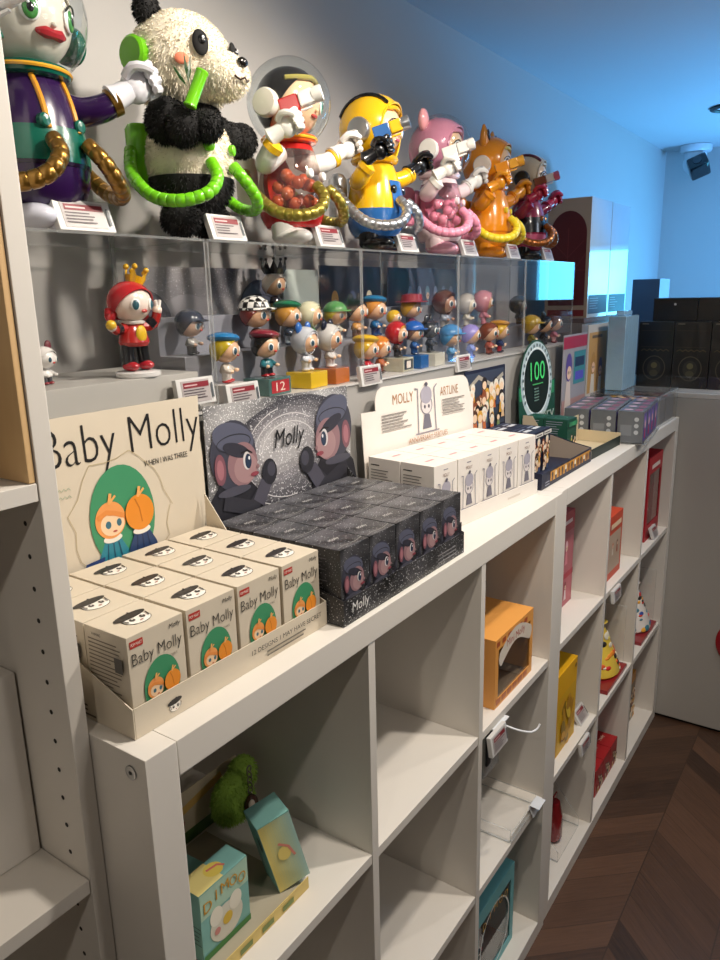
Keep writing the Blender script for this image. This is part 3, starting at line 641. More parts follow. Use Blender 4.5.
for i, (xa, lb) in enumerate(((1.985, 'flat grey picture box under the clear cover, beside the silver boxes'), (2.102, 'flat grey picture box under the clear cover, beside the far counter'))):
    b = thing('flat_box', lb, 'box', (xa, .022, H + .0012)); G().box(0, .108, 0, .185, 0, .078, mat('7c7f86', .4), .001).obj('carton', b)
    g = G(); crowd(g, .004, .01, .1, .165, 12, 20 + i, ('a86a6a', '8b8fa8', 'c9b8a0', 'b0707a')); g.obj('printed_top', b, TOP(0, 0, .078))
# header cards behind the silver boxes
def stand_card(label, x0, x1, y, z0, z1, m, art, shape=None):
    o = thing('picture_card', label, 'display card', (x0, y, z0), 0, 'picture cards behind the silver boxes')
    w, h = x1 - x0, z1 - z0
    G().prism(shape or [(0, 0), (w, 0), (w, h), (0, h)], 0, .002, m, FRONT(0, 0, 0)).obj('card', o)
    G().prism([(0, 0), (.016, 0), (0, h * .7)], 0, .0015, m, M.Translation((w * .5, .0004, 0)) @ M(((0, 0, 1, 0), (1, 0, 0, 0), (0, 1, 0, 0), (0, 0, 0, 1)))).obj('easel_strut', o)
    g = G(); art(g, w, h); g.clamp(.0006, w - .0006, .0012, h - .0006); g.obj('printed_art', o, FRONT(0, -.002, 0)); return o
def girl(g, x, y, s, hair, body):
    g.poly([(x - .3 * s, y - 1.2 * s), (x + .3 * s, y - 1.2 * s), (x + .16 * s, y - .2 * s), (x - .16 * s, y - .2 * s)], ink(body)); g.disc(x, y + .2 * s, .26 * s, .42 * s, ink(hair)); g.disc(x + .03 * s, y + .04 * s, .19 * s, .2 * s, ink('efc9b0'))
    for dx in (-.05, .1): g.disc(x + dx * s, y + .05 * s, .03 * s, .05 * s, ink('3a2f40'))
def art7(g, w, h): g.rect(0, h * .86, w, h * .12, ink('a8324f')); g.rect(w * .45, h * .48, w * .5, h * .34, ink('3f8a94')); g.rect(w * .5, h * .66, w * .4, h * .1, ink('243a5a')); g.rect(w * .52, h * .52, w * .36, h * .09, ink('5a55c0')); g.rect(0, 0, w, h * .34, ink('b08a86')); girl(g, w * .24, h * .6, .1, '5f4f96', 'd8c8be')
stand_card('grey picture card with a violet-haired girl behind the silver boxes', 1.745, 1.955, .2385, H + .0008, 1.405, card('9c9aa0'), art7)
def art8(g, w, h): g.rect(w * .06, h * .3, w * .88, h * .62, ink('c79a5c')); g.rect(w * .2, h * .86, w * .5, h * .03, ink('6a5640')); girl(g, w * .3, h * .55, .085, 'b78a4a', 'e2d8cc'); girl(g, w * .66, h * .5, .075, '6a5a7a', 'd8dade'); g.rect(0, 0, w, h * .3, ink('cfc9c4'))
stand_card('ochre picture card with two children behind the clear cover', 1.965, 2.17, .2395, H + .0008, 1.425, card('c8c2ba'), art8)
# shrink-wrapped tall box, the blue light it reflects painted into its colour
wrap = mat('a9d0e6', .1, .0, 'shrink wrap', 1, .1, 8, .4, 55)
b = thing('wrapped_box', 'tall box in crinkled plastic wrap tinted for blue reflected light by the far counter', 'box', (2.06, .15, H + .0995))
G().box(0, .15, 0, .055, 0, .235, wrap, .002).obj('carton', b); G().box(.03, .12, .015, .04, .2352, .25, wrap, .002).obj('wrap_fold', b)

# ------------------------------------------------------------------ two big maroon window boxes
def window_box(label, x):
    o = thing('window_box', label, 'box', (x, .2765, 1.4435), 0, 'big maroon window boxes')
    w, d, h = .212, .142, .372
    cream, maroon = card('b49f8a'), card('5b141c')
    G().box(0, w, 0, d, 0, h, mat('c9d3da', .12, 0, 'glossy card', .8), .001).obj('carton', o)
    G().box(-.0022, -.0003, .0005, d - .0005, .001, h - .001, cream).obj('front_frame', o)
    g = G(); yc = d / 2
    a = [(yc + .06 * math.cos(PI * k / 16), .262 + .072 * math.sin(PI * k / 16)) for k in range(17)]
    g.poly([(yc - .06, .04)] + [(yc + .06, .04)] + a, maroon); g.line([(yc, .06), (yc, .28)], .0025, ink('7a2a30')); g.line([(yc - .06, .15), (yc + .06, .15)], .002, ink('7a2a30'))
    g.line([(yc - .05, .24), (yc, .19), (yc + .05, .24)], .0018, ink('7a3036')); g.line([(yc - .058, .2), (yc, .12), (yc + .058, .2)], .0018, ink('7a3036')); g.rect(.01, .006, d - .02, .02, ink('7a2226'))
    g.obj('window_panel', o, SIDE(-.0022, d, 0))
    g = G(); g.rect(.008, .012, w - .016, .06, ink('3f4a66')); g.bars(.02, .06, .1, 5, .008, .002, ink('8f98ad'), RND); g.obj('printed_panel', o, FRONT(0, 0, 0))
    return o
window_box('big maroon arched window box past the maroon striped toy', 2.06); window_box('big window box standing behind its twin, over the far counter', 2.277)

# ------------------------------------------------------------------ far counter with black boxes
CX = 2.236
c = thing('service_counter', 'pale grey counter closing off the end of the low shelves', 'counter', (0, 0, 0))
CW = mat('a8a39c', .5, 0, 'counter laminate', 0, .02, 5)
G().box(CX, 3.0, -1.35, .5, .012, 1.178, CW, .0015).obj('body', c); G().box(CX + .012, 2.99, -1.34, .49, 0, .0115, mat('17130f', .7)).obj('plinth', c)
G().box(CX, 3.0, -1.35, .5, 1.1785, 1.195, mat('c4c0ba', .35, 0, 'counter top', .2), .0015).obj('worktop', c)
X = M.Translation((CX, -.262, .352)) @ M.Rotation(-PI / 2, 4, 'Y')
em = G().lathe([(.09, 0), (.09, .004), (.086, .006), (0, .006)], mat('9c1420', .35, 0, 'red plastic', .3), 40, X).obj('round_emblem', c); em['label'] = 'round red emblem'
g_ = thing('acrylic_guard', 'clear acrylic guard strip along the counter edge before the black boxes', 'guard', (0, 0, 0))
G().box(2.262, 2.265, -.6, .2, 1.1955, 1.245, CLEAR, 0, None, EDGE, 0).obj('panel', g_)
for y in (-.5, -.16, .08): 
    X = M.Translation((2.2615, y, 1.203)) @ M.Rotation(-PI / 2, 4, 'Y'); G().lathe([(.004, 0), (.004, .003), (0, .004)], mat('e8e8e8', .3, .6), 12, X).obj('stud', g_)
BKB = mat('15130f', .32, 0, 'black card', .2, .2, 30); GOLD = ink('3d3424')
def dark_box(label, w, d, h, loc, group, tall=True):
    o = thing('dark_box', label, 'box', loc, 0, group)
    G().box(0, d, 0, w, 0, h, BKB, .001).obj('carton', o)
    g = G(); c2 = w / 2
    if tall:
        g.rect(.008, h - .03, w - .016, .0012, GOLD); g.rect(.008, h * .62, w - .016, .0012, GOLD); g.line([(.012 + k * (w - .024) / 10, h * .56 + .006 * (k % 2)) for k in range(11)], .003, ink('4f4228'))
        g.ring(c2, h * .3, w * .3, w * .34, .003, ink('4d4535')); g.disc(c2, h * .3, w * .2, w * .24, ink('2e2a22')); g.disc(c2, h * .34, w * .09, w * .09, ink('5f5838')); g.disc(c2, h * .22, w * .12, w * .1, ink('45402e')); g.rect(.01, h - .008, .022, .0025, ink('7d7668'))
    else: g.rect(.01, h * .6, w - .02, .001, ink('3a3428')); g.bars(.012, h * .5, w - .03, 4, .012, .003, ink('2f2a22'), RND); g.disc(c2, h * .93, .004, .004, ink('c9c5bc'))
    g.obj('printed_front', o, SIDE(0, w, 0)); return o
PO = ['next to the wrapped box', 'second from the wrapped box', 'third from the wrapped box', 'fourth from the wrapped box']
for k in range(4):
    dark_box('black gold-printed box at the front of the counter, ' + PO[k], .1155, .085, .224, (2.35, .0675 - k * .1175, 1.1955), 'black boxes on the counter')
for k in range(3):
    dark_box('wider black box showing above the front black boxes, ' + PO[k], .145, .12, .302, (2.44, .017 - k * .1475, 1.1955), 'taller black boxes behind', False)
b = thing('window_box', 'slate grey box with a shiny side, behind the black boxes', 'box', (2.72, .232, 1.1955)); G().box(0, .16, -.02, .083, 0, .372, mat('c6d4dc', .1, 0, 'glossy card', .8), .001).obj('carton', b); G().box(-.002, -.0003, -.0195, .0825, .001, .371, card('4c5868')).obj('front_frame', b)

# ------------------------------------------------------------------ security camera, ceiling downlight
CC = (3.845, .352)
c = thing('security_camera', 'white dome security camera under the ceiling corner', 'camera', (CC[0], CC[1], CZ))
WP = mat('d5d7da', .35, 0, 'white plastic', .2)
G().lathe([(.074, -.002), (.074, -.026), (.068, -.034), (.0, -.036)][::-1], WP, 28).obj('mount_plate', c)
sh = G().tube([(0, 0, -.036), (0, 0, -.07)], .052, WP, 20).ell((0, 0, -.085), (.058, .058, .055), WP).obj('housing', c)
X = M.Translation((-.03, -.025, -.11)) @ M.Rotation(.55, 4, 'Y') @ M.Rotation(-.45, 4, 'X')
G().box(-.055, .04, -.047, .047, -.035, .035, mat('14161a', .2, 0, 'smoked plastic', .5), .014, X).obj('lens_block', c)
X2 = X @ M.Translation((-.0555, 0, 0)) @ M.Rotation(-PI / 2, 4, 'Y'); G().lathe([(.02, 0), (.02, .003), (.014, .004), (0, .002)], mat('2c3036', .1, 0, 'lens', 1), 20, X2).obj('lens', c)
c = thing('ceiling_downlight', 'black-rimmed round downlight in the ceiling near the camera dome', 'ceiling light', (3.06, .075, CZ))
G().lathe([(.052, -.0005), (.075, -.0005), (.076, -.008), (.062, -.012), (.052, -.006), (.052, -.0005)], mat('101114', .4), 32).obj('rim', c); G().lathe([(.0, -.0022), (.0515, -.0022), (.0515, -.001), (0, -.001)][::-1], mat('d8dce0', .3), 28).obj('lens', c)

# ------------------------------------------------------------------ big astronaut toys on the case tops
def fist(g, X, m, s=1):
    Y = X @ M.Scale(s, 4)
    g.ell((0, 0, 0), (.016, .0115, .0165), m, Y, 14, 9)
    for k in range(4):
        z = (1.5 - k) * .0083; e = (1, 1.08, 1.02, .86)[k]
        g.tube([(.008, .003, z), (.018 * e, .006, z), (.0235 * e, .001, z), (.022 * e, -.008, z * .95), (.013, -.0125, z * .9)], [.0048, .005, .005, .0047, .004], m, 8, Y, 2)
    g.tube([(-.006, -.006, .012), (.003, -.0145, .0165), (.013, -.018, .011), (.019, -.0175, .004)], [.0052, .0052, .0048, .0038], m, 8, Y, 2)
    g.tube([(-.008, 0, 0), (-.022, 0, 0), (-.03, 0, 0)], [.0115, .0125, .015], m, 12, Y)
def frame(p, xdir, up=(0, 0, 1)):
    x = V(xdir).normalized(); z = V(up); y = z.cross(x).normalized(); z = x.cross(y)
    return M(((x[0], y[0], z[0], p[0]), (x[1], y[1], z[1], p[1]), (x[2], y[2], z[2], p[2]), (0, 0, 0, 1)))
PROF = [(.028, .043), (.036, .05), (.05, .056), (.075, .0585), (.1, .056), (.125, .051), (.145, .0445), (.158, .038), (.166, .034)]
def rad(z):
    for (a, r), (b, q) in zip(PROF, PROF[1:]):
        if a <= z <= b: return r + (q - r) * (z - a) / (b - a)
    return PROF[0][1] if z < PROF[0][0] else PROF[-1][1]
def band(g, z0, z1, m, off=.0, n=8, sy=.95):
    g.lathe([(rad(z0 + (z1 - z0) * k / n) + off, z0 + (z1 - z0) * k / n) for k in range(n + 1)], m, 32, None, sy)
def surf(x, z, off=0, sy=.95):
    r = rad(z) + off; return (x, -math.sqrt(max(1e-6, r * r - x * x)) * sy, z)
SKIN = toy('ecc59c')
def astronaut(label, x, y, rz, P, s=1.0, cat='toy'):
    o = thing('astronaut_toy', label, cat, (x, y, CT + .0005), rz, 'astronaut toys on the case tops'); o.scale = (s, s, s)
    suit, glove, boot, hose = P['suit'], P['glove'], P['boot'], P['hose']
    for sx in (-1, 1):
        g = G(); g.lathe([(.022, .011), (.0245, .03), (.024, .047)], P.get('leg', boot), 20, None, 1, (sx * .0265, 0, 0)); g.ell((sx * .0275, -.012, .0155), (.0245, .036, .0155), boot)
        g.obj('leg', o)
    clearbody = P.get('balls')
    g = G()
    if clearbody:
        band(g, .03, .055, suit); bg_ = G(); band(bg_, .15, .166, suit, .0008); bg_.obj('upper_trim', o)
        g.obj('torso', o)
        g = G(); band(g, .0555, .1495, clear(P['tint'], 1.4, .03, 'tinted clear shell'), .0002, 14); g.obj('clear_shell', o)
        g = G(); vs, fs = sph(24, 14)
        g.add([(p[0] * .045, .02 + p[1] * .022, .1 + p[2] * .05) for p in vs], [f for f in fs if sum(vs[i][1] for i in f) > -.2], P['back'], True); g.obj('back_shell', o)
        q = random.Random(P['balls']); placed = []
        for k in range(400):
            a = q.uniform(0, 2 * PI); z = q.uniform(.066, .112 if len(placed) < 20 else .132); rr = q.uniform(0, rad(z) - .016); p = V((rr * math.cos(a), min(rr * math.sin(a), .008), z))
            if all((p - w).length > .0195 for w in placed):
                placed.append(p); bg = G().ell(p, .0105, P['ballm'][k % len(P['ballm'])], None, 14, 9); bg.ell(p + V((-.002, -.0085, .002)), (.004, .003, .004), P['ballm'][(k + 1) % len(P['ballm'])], None, 8, 6)
                bg.obj('ball', o)
            if len(placed) >= 30: break
    else:
        band(g, .028, .166, suit, 0, 18)
        for z0, z1, m in P.get('bands', ()): band(g, z0, z1, m, .0012)
        g.obj('torso', o)
    g = G().lathe([(.034, .16), (.045, .163), (.0475, .168), (.045, .1735), (.036, .175)], P['collar'], 30, None, .97)
    if 'collar2' in P: g.lathe([(.0478, .1665), (.0488, .1685), (.0478, .1705)], P['collar2'], 30, None, .97)
    g.obj('collar', o)
    if 'straps' in P:
        g = G()
        for sx in (-.02, .02): G().tube([surf(sx, z, .0004) for z in (.105, .12, .135, .15, .16)], .0032, P['straps'], 8).obj('strap', o)
    if 'bib' in P:
        g = G()
        pts = []; n = 10
        vs = []; fs = []
        for i in range(n + 1):
            xx = -.03 + .06 * i / n
            for k in range(5): vs.append(surf(xx, .07 + .058 * k / 4, .0016))
        for i in range(n):
            for k in range(4): fs.append((i * 5 + k, (i + 1) * 5 + k, (i + 1) * 5 + k + 1, i * 5 + k + 1))
        g.add(vs, fs, P['bib'], True); g.obj('bib', o)
    for sx, zz in ((-.024, .112), (.022, .112)):
        p = surf(sx, zz, .001); X = frame(p, (sx * .6, -1, 0)) @ M.Rotation(PI / 2, 4, 'Y'); G().lathe([(.0075, -.003), (.0075, .003), (.0055, .005), (0, .0055)], P.get('button', hose), 16, X).obj('chest_button', o)
    # head
    hz = .223
    g = G().ell((0, -.003, hz), (.052, .049, .05), P.get('face', SKIN), None, 32, 20)
    g.ell((0, -.0505, hz - .014), (.0035, .004, .003), P.get('face', SKIN), None, 10, 8)
    for sx in (-1, 1): g.ell((sx * .05, .0, hz - .01), (.007, .009, .011), P.get('face', SKIN), None, 12, 8)
    hd = g.obj('head', o)
    def onhead(a, b, off=0): return (math.sin(a) * math.cos(b) * (.052 + off), -.003 - math.cos(a) * math.cos(b) * (.049 + off), hz + math.sin(b) * (.05 + off))
    for sx in (-1, 1):
        p = onhead(sx * .5, -.05); X = frame(p, (math.sin(sx * .5), -math.cos(.5), 0))
        e = G().ell((0, 0, 0), (.0035, .0115, .0135), toy('f3f1ec'), X, 16, 10).ell((.0018, 0, -.001), (.003, .0085, .011), P.get('eye', toy('2f6f78')), X, 16, 10).ell((.0032, 0, -.001), (.0024, .0045, .006), toy('121212'), X, 12, 8).ell((.0052, -.002, .0035), (.001, .002, .002), toy('ffffff'), X, 8, 6)
        e.tube([(.002, -.011, .006), (.004, -.005, .0125), (.004, .004, .0128), (.002, .011, .008)], .0012, toy('1a1512'), 6, X, 2)
        e.obj('eye', hd)
    lw = P.get('lipw', 1); p0 = [onhead(a * lw, -.46 + .06 * abs(a), .0005) for a in (-.2, -.1, 0, .1, .2)]
    G().tube(p0, [.0012 * lw, .0032 * lw, .0026 * lw, .0032 * lw, .0012 * lw], P.get('lips', toy('c0483f')), 8, None, 2).obj('lips', hd)
    hr = P.get('hair', toy('151314'))
    G().cap((0, -.001, hz + .001), (.0555, .0535, .0545), hr, .74, 2.2, -.22, rim=.0012).obj('hair', hd)
    if 'stripe' in P: G().ell((0, -.001, hz + .001), (.0562, .0542, .0552), P['stripe'], None, 64, 22, None, lambda x, y, z: .05 < x < .42 and z > .5).obj('hair_stripe', hd)
    G().tube([onhead(a, .66 - .1 * abs(a), .0045) for a in (-1.2, -.8, -.4, 0, .4, .8, 1.2)], .0042, P.get('fringe', SKIN), 8, None, 2).obj('headband', hd)
    if 'hood' in P:
        G().cap((0, .002, hz), (.064, .066, .063), P['hood'], .72, 1.0, .12, rim=.0022).obj('hood', o)
        if 'hoodband' in P: [G().tube([(sx * .034, .002 - .0565 * math.cos(a), hz + .0545 * math.sin(a)) for a in [.75 + .2 * k for k in range(11)]], .0042, P['hoodband'], 8).obj('hood_stripe', o) for sx in (-1, 1)]
    if P.get('dome', True): G().ell((0, -.002, hz + .002), (.0685, .0685, .0685), clear('f0f4f5', 1.4, .015, 'clear helmet'), None, 40, 26, None, lambda x, y, z: z > -.76).obj('helmet', o)
    for sx in (-1, 1):
        X = M.Translation((sx * .066, .004, hz - .01)) @ M.Rotation(sx * PI / 2, 4, 'Y')
        G().lathe([(.012, -.006), (.021, -.004), (.0215, .006), (.019, .01), (.008, .011), (0, .0105)], P['ear'], 24, X).obj('ear_disc', o)
    if 'catears' in P:
        for sx in (-1, 1):
            X = M.Translation((sx * .037, .006, hz + .05)) @ M.Rotation(sx * .35, 4, 'Y')
            g = G(); g.lathe([(.022, -.012), (.0195, .004), (.013, .021), (.005, .034), (0, .036)], P['catears'], 16, X, .6); g.ell((0, -.0095, .008), (.009, .004, .016), toy('3a2418'), X, 12, 8); g.obj('ear', o)
    if 'softears' in P:
        for sx in (-1, 1): G().ell((sx * .045, .022, hz + .052), (.02, .011, .024), P['softears'], None, 20, 14, (0, sx * .3, 0)).obj('ear', o)
    # arms, hands, toy blaster
    cf = P.get('cuff', suit)
    g = G().tube([(-.036, .002, .146), (-.066, .008, .126), (-.092, -.004, .124), (-.101, -.022, .142)], [.0165, .0165, .0155, .0145], P.get('arm', suit), 16, None, 4); g.tube([(-.1005, -.019, .139), (-.101, -.026, .1455)], .0165, cf, 16); g.obj('arm', o)
    g = G().tube([(.036, .002, .146), (.056, -.014, .138), (.074, -.032, .143), (.088, -.042, .153)], [.0165, .0165, .0155, .014], P.get('arm', suit), 16, None, 4); g.tube([(.082, -.038, .149), (.089, -.043, .1535)], .0165, cf, 16); g.obj('arm', o)
    g = G(); fist(g, frame((-.098, -.046, .168), (.3, -.8, .5), (0, 0, 1)), glove); g.obj('hand', o)
    g = G(); fist(g, frame((.109, -.055, .17), (.75, -.45, .5), (0, 0, 1)), glove, 1.15); g.obj('hand', o)
    X = frame((-.084, -.06, .203), (.3, -.9, .28)) @ M.Scale(.95, 4)
    a, b = P['gun']
    g = G(); g.box(-.03, .002, -.008, .008, -.011, .013, a, .002, X); g.box(.0025, .026, -.0095, .0095, -.009, .013, b, .003, X); g.box(-.008, .001, -.005, .005, -.032, -.0105, a, .0015, X); g.box(-.026, .02, -.003, .003, -.0145, -.0115, P.get('gunrail', b), .001, X)
    gb = g.obj('blaster', o)
    X2 = X @ M.Translation((.026, 0, .002)) @ M.Rotation(PI / 2, 4, 'Y'); G().lathe([(.011, -.002), (.0125, .004), (.0125, .014), (.0095, .0155), (.0085, .011), (0, .0105)], P.get('muzzle', b), 20, X2).lathe([(.0083, .0112), (0, .0113)], P.get('lens', toy('3a3a3a')), 16, X2).obj('muzzle', gb)
    # air hoses and tanks
    for sx in (-1, 1):
        g = G(); g.tube([(sx * .023, -.056, .094), (sx * .03, -.074, .074), (sx * .05, -.073, .052), (sx * .075, -.05, .043), (sx * .088, -.012, .052), (sx * .083, .028, .085), (sx * .06, .052, .115)], [.0088, .0094, .0096, .0098, .0098, .0096, .0088], hose, 16, None, 8, .0125)
        g.obj('air_hose', o)
        G().lathe([(0, .06), (.012, .061), (.018, .068), (.018, .135), (.012, .144), (.004, .147), (0, .147)], P['tank'], 20, M.Translation((sx * .034, .064, 0))).obj('air_tank', o)
    return o
gold, silver = toy('8f6a2c', .8), toy('b9bcc0', .85)
white = toy('e4e2dc'); black = toy('141416'); purple = toy('2a1240'); green = toy('0f5a49')
TY = .325
at = [astronaut('toy astronaut in a purple suit and green belt, beside the tall post', .178, TY, .1, dict(suit=purple, glove=toy('d9d9df'), boot=toy('c9cad6'), leg=toy('241034'), hose=gold, collar=green, collar2=toy('d9a032'), straps=toy('d9952a'), bands=[(.072, .108, green), (.068, .0715, toy('1d0e2a'))],
    ear=green, tank=green, gun=(green, toy('e8e8e6')), lens=toy('0d0d0d'), face=toy('e9dfd0'), eye=toy('3f8a3c'), lips=toy('b3222c'), lipw=2, hair=toy('e6ddd0'), fringe=toy('e9dfd0'), cuff=gold, button=green), 1.03)]
red, yel = toy('b3211f'), toy('e8b51c')
astronaut('white toy astronaut with a clear belly full of orange balls and olive gold hoses', .645, TY, .22, dict(suit=red, arm=white, glove=white, boot=white, leg=white, hose=toy('9a8a3a', .7), collar=toy('e8622a'), collar2=toy('f0a82c'), tank=toy('d9d4c6'), ear=toy('dcd8cb'), gun=(red, white), cuff=yel, balls=4, tint='efe6e2', back=red,
    ballm=[toy('c0603a'), toy('b8542f'), toy('c96f48')], eye=toy('2f9a8a'), stripe=toy('c42a24'), fringe=toy('a89a4e'), button=white))
blue = toy('2a5f9e')
astronaut('yellow hooded toy astronaut in a blue bib with black gloves and silver hoses', .9, TY, .22, dict(suit=yel, glove=black, boot=black, leg=black, hose=silver, collar=yel, bands=[(.028, .078, blue)], bib=blue, tank=silver, ear=silver, gun=(blue, yel), muzzle=silver, hood=yel, hoodband=black, dome=False, fringe=yel, cuff=yel, eye=toy('2f5f9a'), button=black, lips=toy('c85a6a')))
pink, pale = toy('d98ba3'), toy('e9d3d6')
astronaut('pink toy astronaut with soft pink ears and a clear belly full of pink balls', 1.158, TY, .22, dict(suit=pale, arm=pale, glove=white, boot=toy('dba0b2'), leg=pale, hose=pink, collar=pale, tank=pink, ear=white, gun=(white, white), lens=toy('7a5a5a'), hood=pink, softears=toy('f0a9ae'), balls=9, tint='f3dfe6', back=pink, ballm=[toy('e6a9b8'), toy('d98fa6')], fringe=pink, cuff=white, eye=toy('5a3a3a'), button=pale))
org = toy('e8921c')
astronaut('orange cat-eared toy astronaut with yellow hoses', 1.416, TY, .22, dict(suit=org, glove=toy('e3951f'), boot=org, hose=toy('e8cf2c'), collar=org, tank=org, ear=toy('e6d9c8'), gun=(org, toy('e8a83a')), catears=org, hood=org, dome=False, hair=black, fringe=toy('e8cf5c'), cuff=org, eye=toy('3a2a1a'), button=toy('e8cf2c'), bands=[(.06, .064, toy('c9701a'))]))
mar = toy('8f2444')
astronaut('maroon and black striped toy astronaut with a cream cap and copper hoses', 1.655, TY, .22, dict(suit=mar, glove=toy('b02a4a'), boot=black, leg=black, hose=toy('a8642f', .7), collar=toy('c06a8a'), tank=mar, ear=black, gun=(toy('8a4a2a'), white), muzzle=toy('d06a86'), hood=toy('d9c4a4'), hoodband=toy('6a2a3a'), dome=False, bands=[(.075, .115, black), (.05, .07, toy('c8607e'))], fringe=toy('d9c4a4'), cuff=mar, eye=toy('2a1a1a')), .97)

# ------------------------------------------------------------------ plush panda
def furry(g, c, r, m, n, ln, seed, seg=36, ring=24, keep=None, rot=None, squash=None):
    """ellipsoid with a coat of short tapering tufts"""
    g.ell(c, r, m, None, seg, ring, rot, keep); q = random.Random(seed); R = Euler(rot).to_matrix() if rot else M.Identity(3)
    if not isinstance(r, tuple): r = (r, r, r)
    vs = []; fs = []
    for k in range(n):
        z = q.uniform(-1, 1); a = q.uniform(0, 2 * PI); s_ = math.sqrt(1 - z * z); d = V((s_ * math.cos(a), s_ * math.sin(a), z))
        if keep and not keep(*d): continue
        p = R @ V((d[0] * r[0], d[1] * r[1], d[2] * r[2])) + V(c); nn = (R @ V((d[0] / r[0], d[1] / r[1], d[2] / r[2]))).normalized()
        t = nn.orthogonal().normalized(); t = (M.Rotation(q.uniform(0, 6.28), 3, nn) @ t); tip = p + (nn * .75 + t.cross(nn) * q.uniform(-.7, .7) + V((0, 0, -.45))) * ln * q.uniform(.6, 1.2)
        o = len(vs); w = .0009; vs += [tuple(p - t * w), tuple(p + t * w), tuple(tip)]; fs.append((o, o + 1, o + 2))
    g.add(vs, fs, m, False)
FUR = mat('efe6d2', .9, 0, 'cream fur', 0, .14, 60); BFUR = mat('0f0e0e', .85, 0, 'black fur', 0, .2, 60); LG = toy('6fc21c')
o = thing('panda_toy', 'plush panda toy with lime green ear discs, hoses and a bamboo stalk', 'toy', (.421, TY, CT + .0055), .08, 'astronaut toys on the case tops'); o.scale = (.985,) * 3
for sx in (-1, 1):
    g = G(); furry(g, (sx * .03, -.004, .026), (.028, .032, .0255), BFUR, 1500, .005, 3 + sx); g.lathe([(.0275, .046), (.029, .048), (.0275, .05)], LG, 20, None, 1, (sx * .03, 0, 0)); g.obj('leg', o)
g = G(); furry(g, (0, 0, .108), (.063, .058, .074), FUR, 7000, .0055, 5, 40, 28, lambda x, y, z: z > -.42); g.obj('body_fur', o)
g = G(); furry(g, (0, 0, .088), (.0645, .0595, .062), BFUR, 4500, .005, 6, 40, 28, lambda x, y, z: z < -.16); g.obj('trousers', o)
g = G(); furry(g, (0, 0, .172), (.048, .045, .011), BFUR, 1800, .005, 8); g.obj('neck_band', o)
g = G(); furry(g, (0, .004, .232), (.073, .07, .068), FUR, 9000, .006, 9); hd = g.obj('head', o)
g = G(); furry(g, (.003, -.066, .21), (.039, .036, .03), FUR, 2500, .0045, 12); mz = g.obj('muzzle', hd)
G().ell((.003, -.1025, .221), (.0095, .006, .0065), toy('17130f'), None, 16, 10).obj('nose', mz)
G().tube([(-.012, -.1, .2025), (-.004, -.103, .1985), (.003, -.105, .202), (.01, -.103, .1985), (.018, -.1, .2025)], .0014, toy('3a2a22'), 8, None, 2).obj('mouth', mz)
for sx in (-1, 1):
    g = G(); furry(g, (sx * .047, .016, .293), (.02, .014, .021), BFUR, 1100, .005, 20 + sx); g.obj('ear', hd)
    X = frame((sx * .034, -.063, .243), (sx * .5, -1, .12)); g = G(); g.ell((0, 0, 0), (.005, .0115, .0165), BFUR, X, 16, 10); g.ell((.0042, -.001 * sx, .002), (.0035, .0055, .0065), toy('101010'), X, 14, 8); g.ell((.0072, -.0015 * sx, .0045), (.001, .0018, .0018), toy('f5f5f5'), X, 8, 6); g.obj('eye_patch', hd)
    X = frame((sx * .055, -.047, .222), (sx * .8, -.8, 0)); G().ell((0, 0, 0), (.0035, .0095, .0075), mat('f08a6a', .9), X, 14, 8).obj('cheek', hd)
    X = M.Translation((sx * .074, .016, .232)) @ M.Rotation(sx * PI / 2, 4, 'Y'); G().lathe([(.016, -.008), (.022, -.006), (.0225, .008), (.019, .011), (0, .0115)], LG, 24, X).obj('ear_disc', o)
    G().tube([(sx * .023, -.058, .098), (sx * .032, -.076, .074), (sx * .054, -.076, .052), (sx * .08, -.05, .042), (sx * .092, -.01, .05), (sx * .086, .03, .082), (sx * .06, .056, .12)], .0088, LG, 14, None, 8, .0115).obj('air_hose', o)
    X = frame((sx * .024, -.0575, .118), (sx * .4, -1, 0)) @ M.Rotation(PI / 2, 4, 'Y'); G().lathe([(.0075, -.002), (.0075, .004), (.0055, .0055), (0, .006)], LG, 16, X).obj('chest_button', o)
    G().lathe([(0, .07), (.016, .072), (.019, .08), (.019, .15), (.014, .157), (0, .159)], LG, 20, M.Translation((sx * .036, .062, 0))).obj('air_tank', o)
g = G()
for c_, r_, k in (((-.062, -.018, .148), (.026, .03, .03), 31), ((-.06, -.046, .138), (.024, .028, .025), 32), ((-.04, -.07, .14), (.021, .021, .02), 33)): furry(g, c_, r_, BFUR, 1500, .005, k)
g.obj('arm', o)
g = G()
for c_, r_, k in (((.058, -.006, .15), (.028, .024, .026), 41), ((.078, -.014, .145), (.028, .023, .025), 42), ((.094, -.022, .146), (.024, .022, .024), 43)): furry(g, c_, r_, BFUR, 1500, .005, k)
g.obj('arm', o)
b = G(); X = frame((-.066, -.078, .178), (.34, -.3, 1), (0, 1, 0)) @ M.Scale(.86, 4); X = X @ M.Rotation(PI / 2, 4, 'Y')
b.lathe([(.0095, -.028), (.0105, -.026), (.0095, -.023), (.0095, .022), (.0105, .026), (.0095, .028), (.006, .0282), (.006, .02)], LG, 18, X); bb = b.obj('bamboo_stalk', o)
lf = G(); lm = toy('1f3d1c')
for p, d in (((-.082, -.08, .182), (-.15, 0, 1)), ((-.082, -.08, .182), (.25, .05, .9)), ((-.084, -.08, .176), (-.7, 0, .55))):
    d = V(d).normalized(); w = V((d[2], 0, -d[0])) * .0035; p = V(p); lf.add([tuple(p), tuple(p + d * .016 + w), tuple(p + d * .036), tuple(p + d * .016 - w), tuple(p + d * .016 + V((0, -.0015, 0)))], [(0, 1, 4), (1, 2, 4), (2, 3, 4), (3, 0, 4)], lm)
lf.obj('bamboo_leaf', bb)

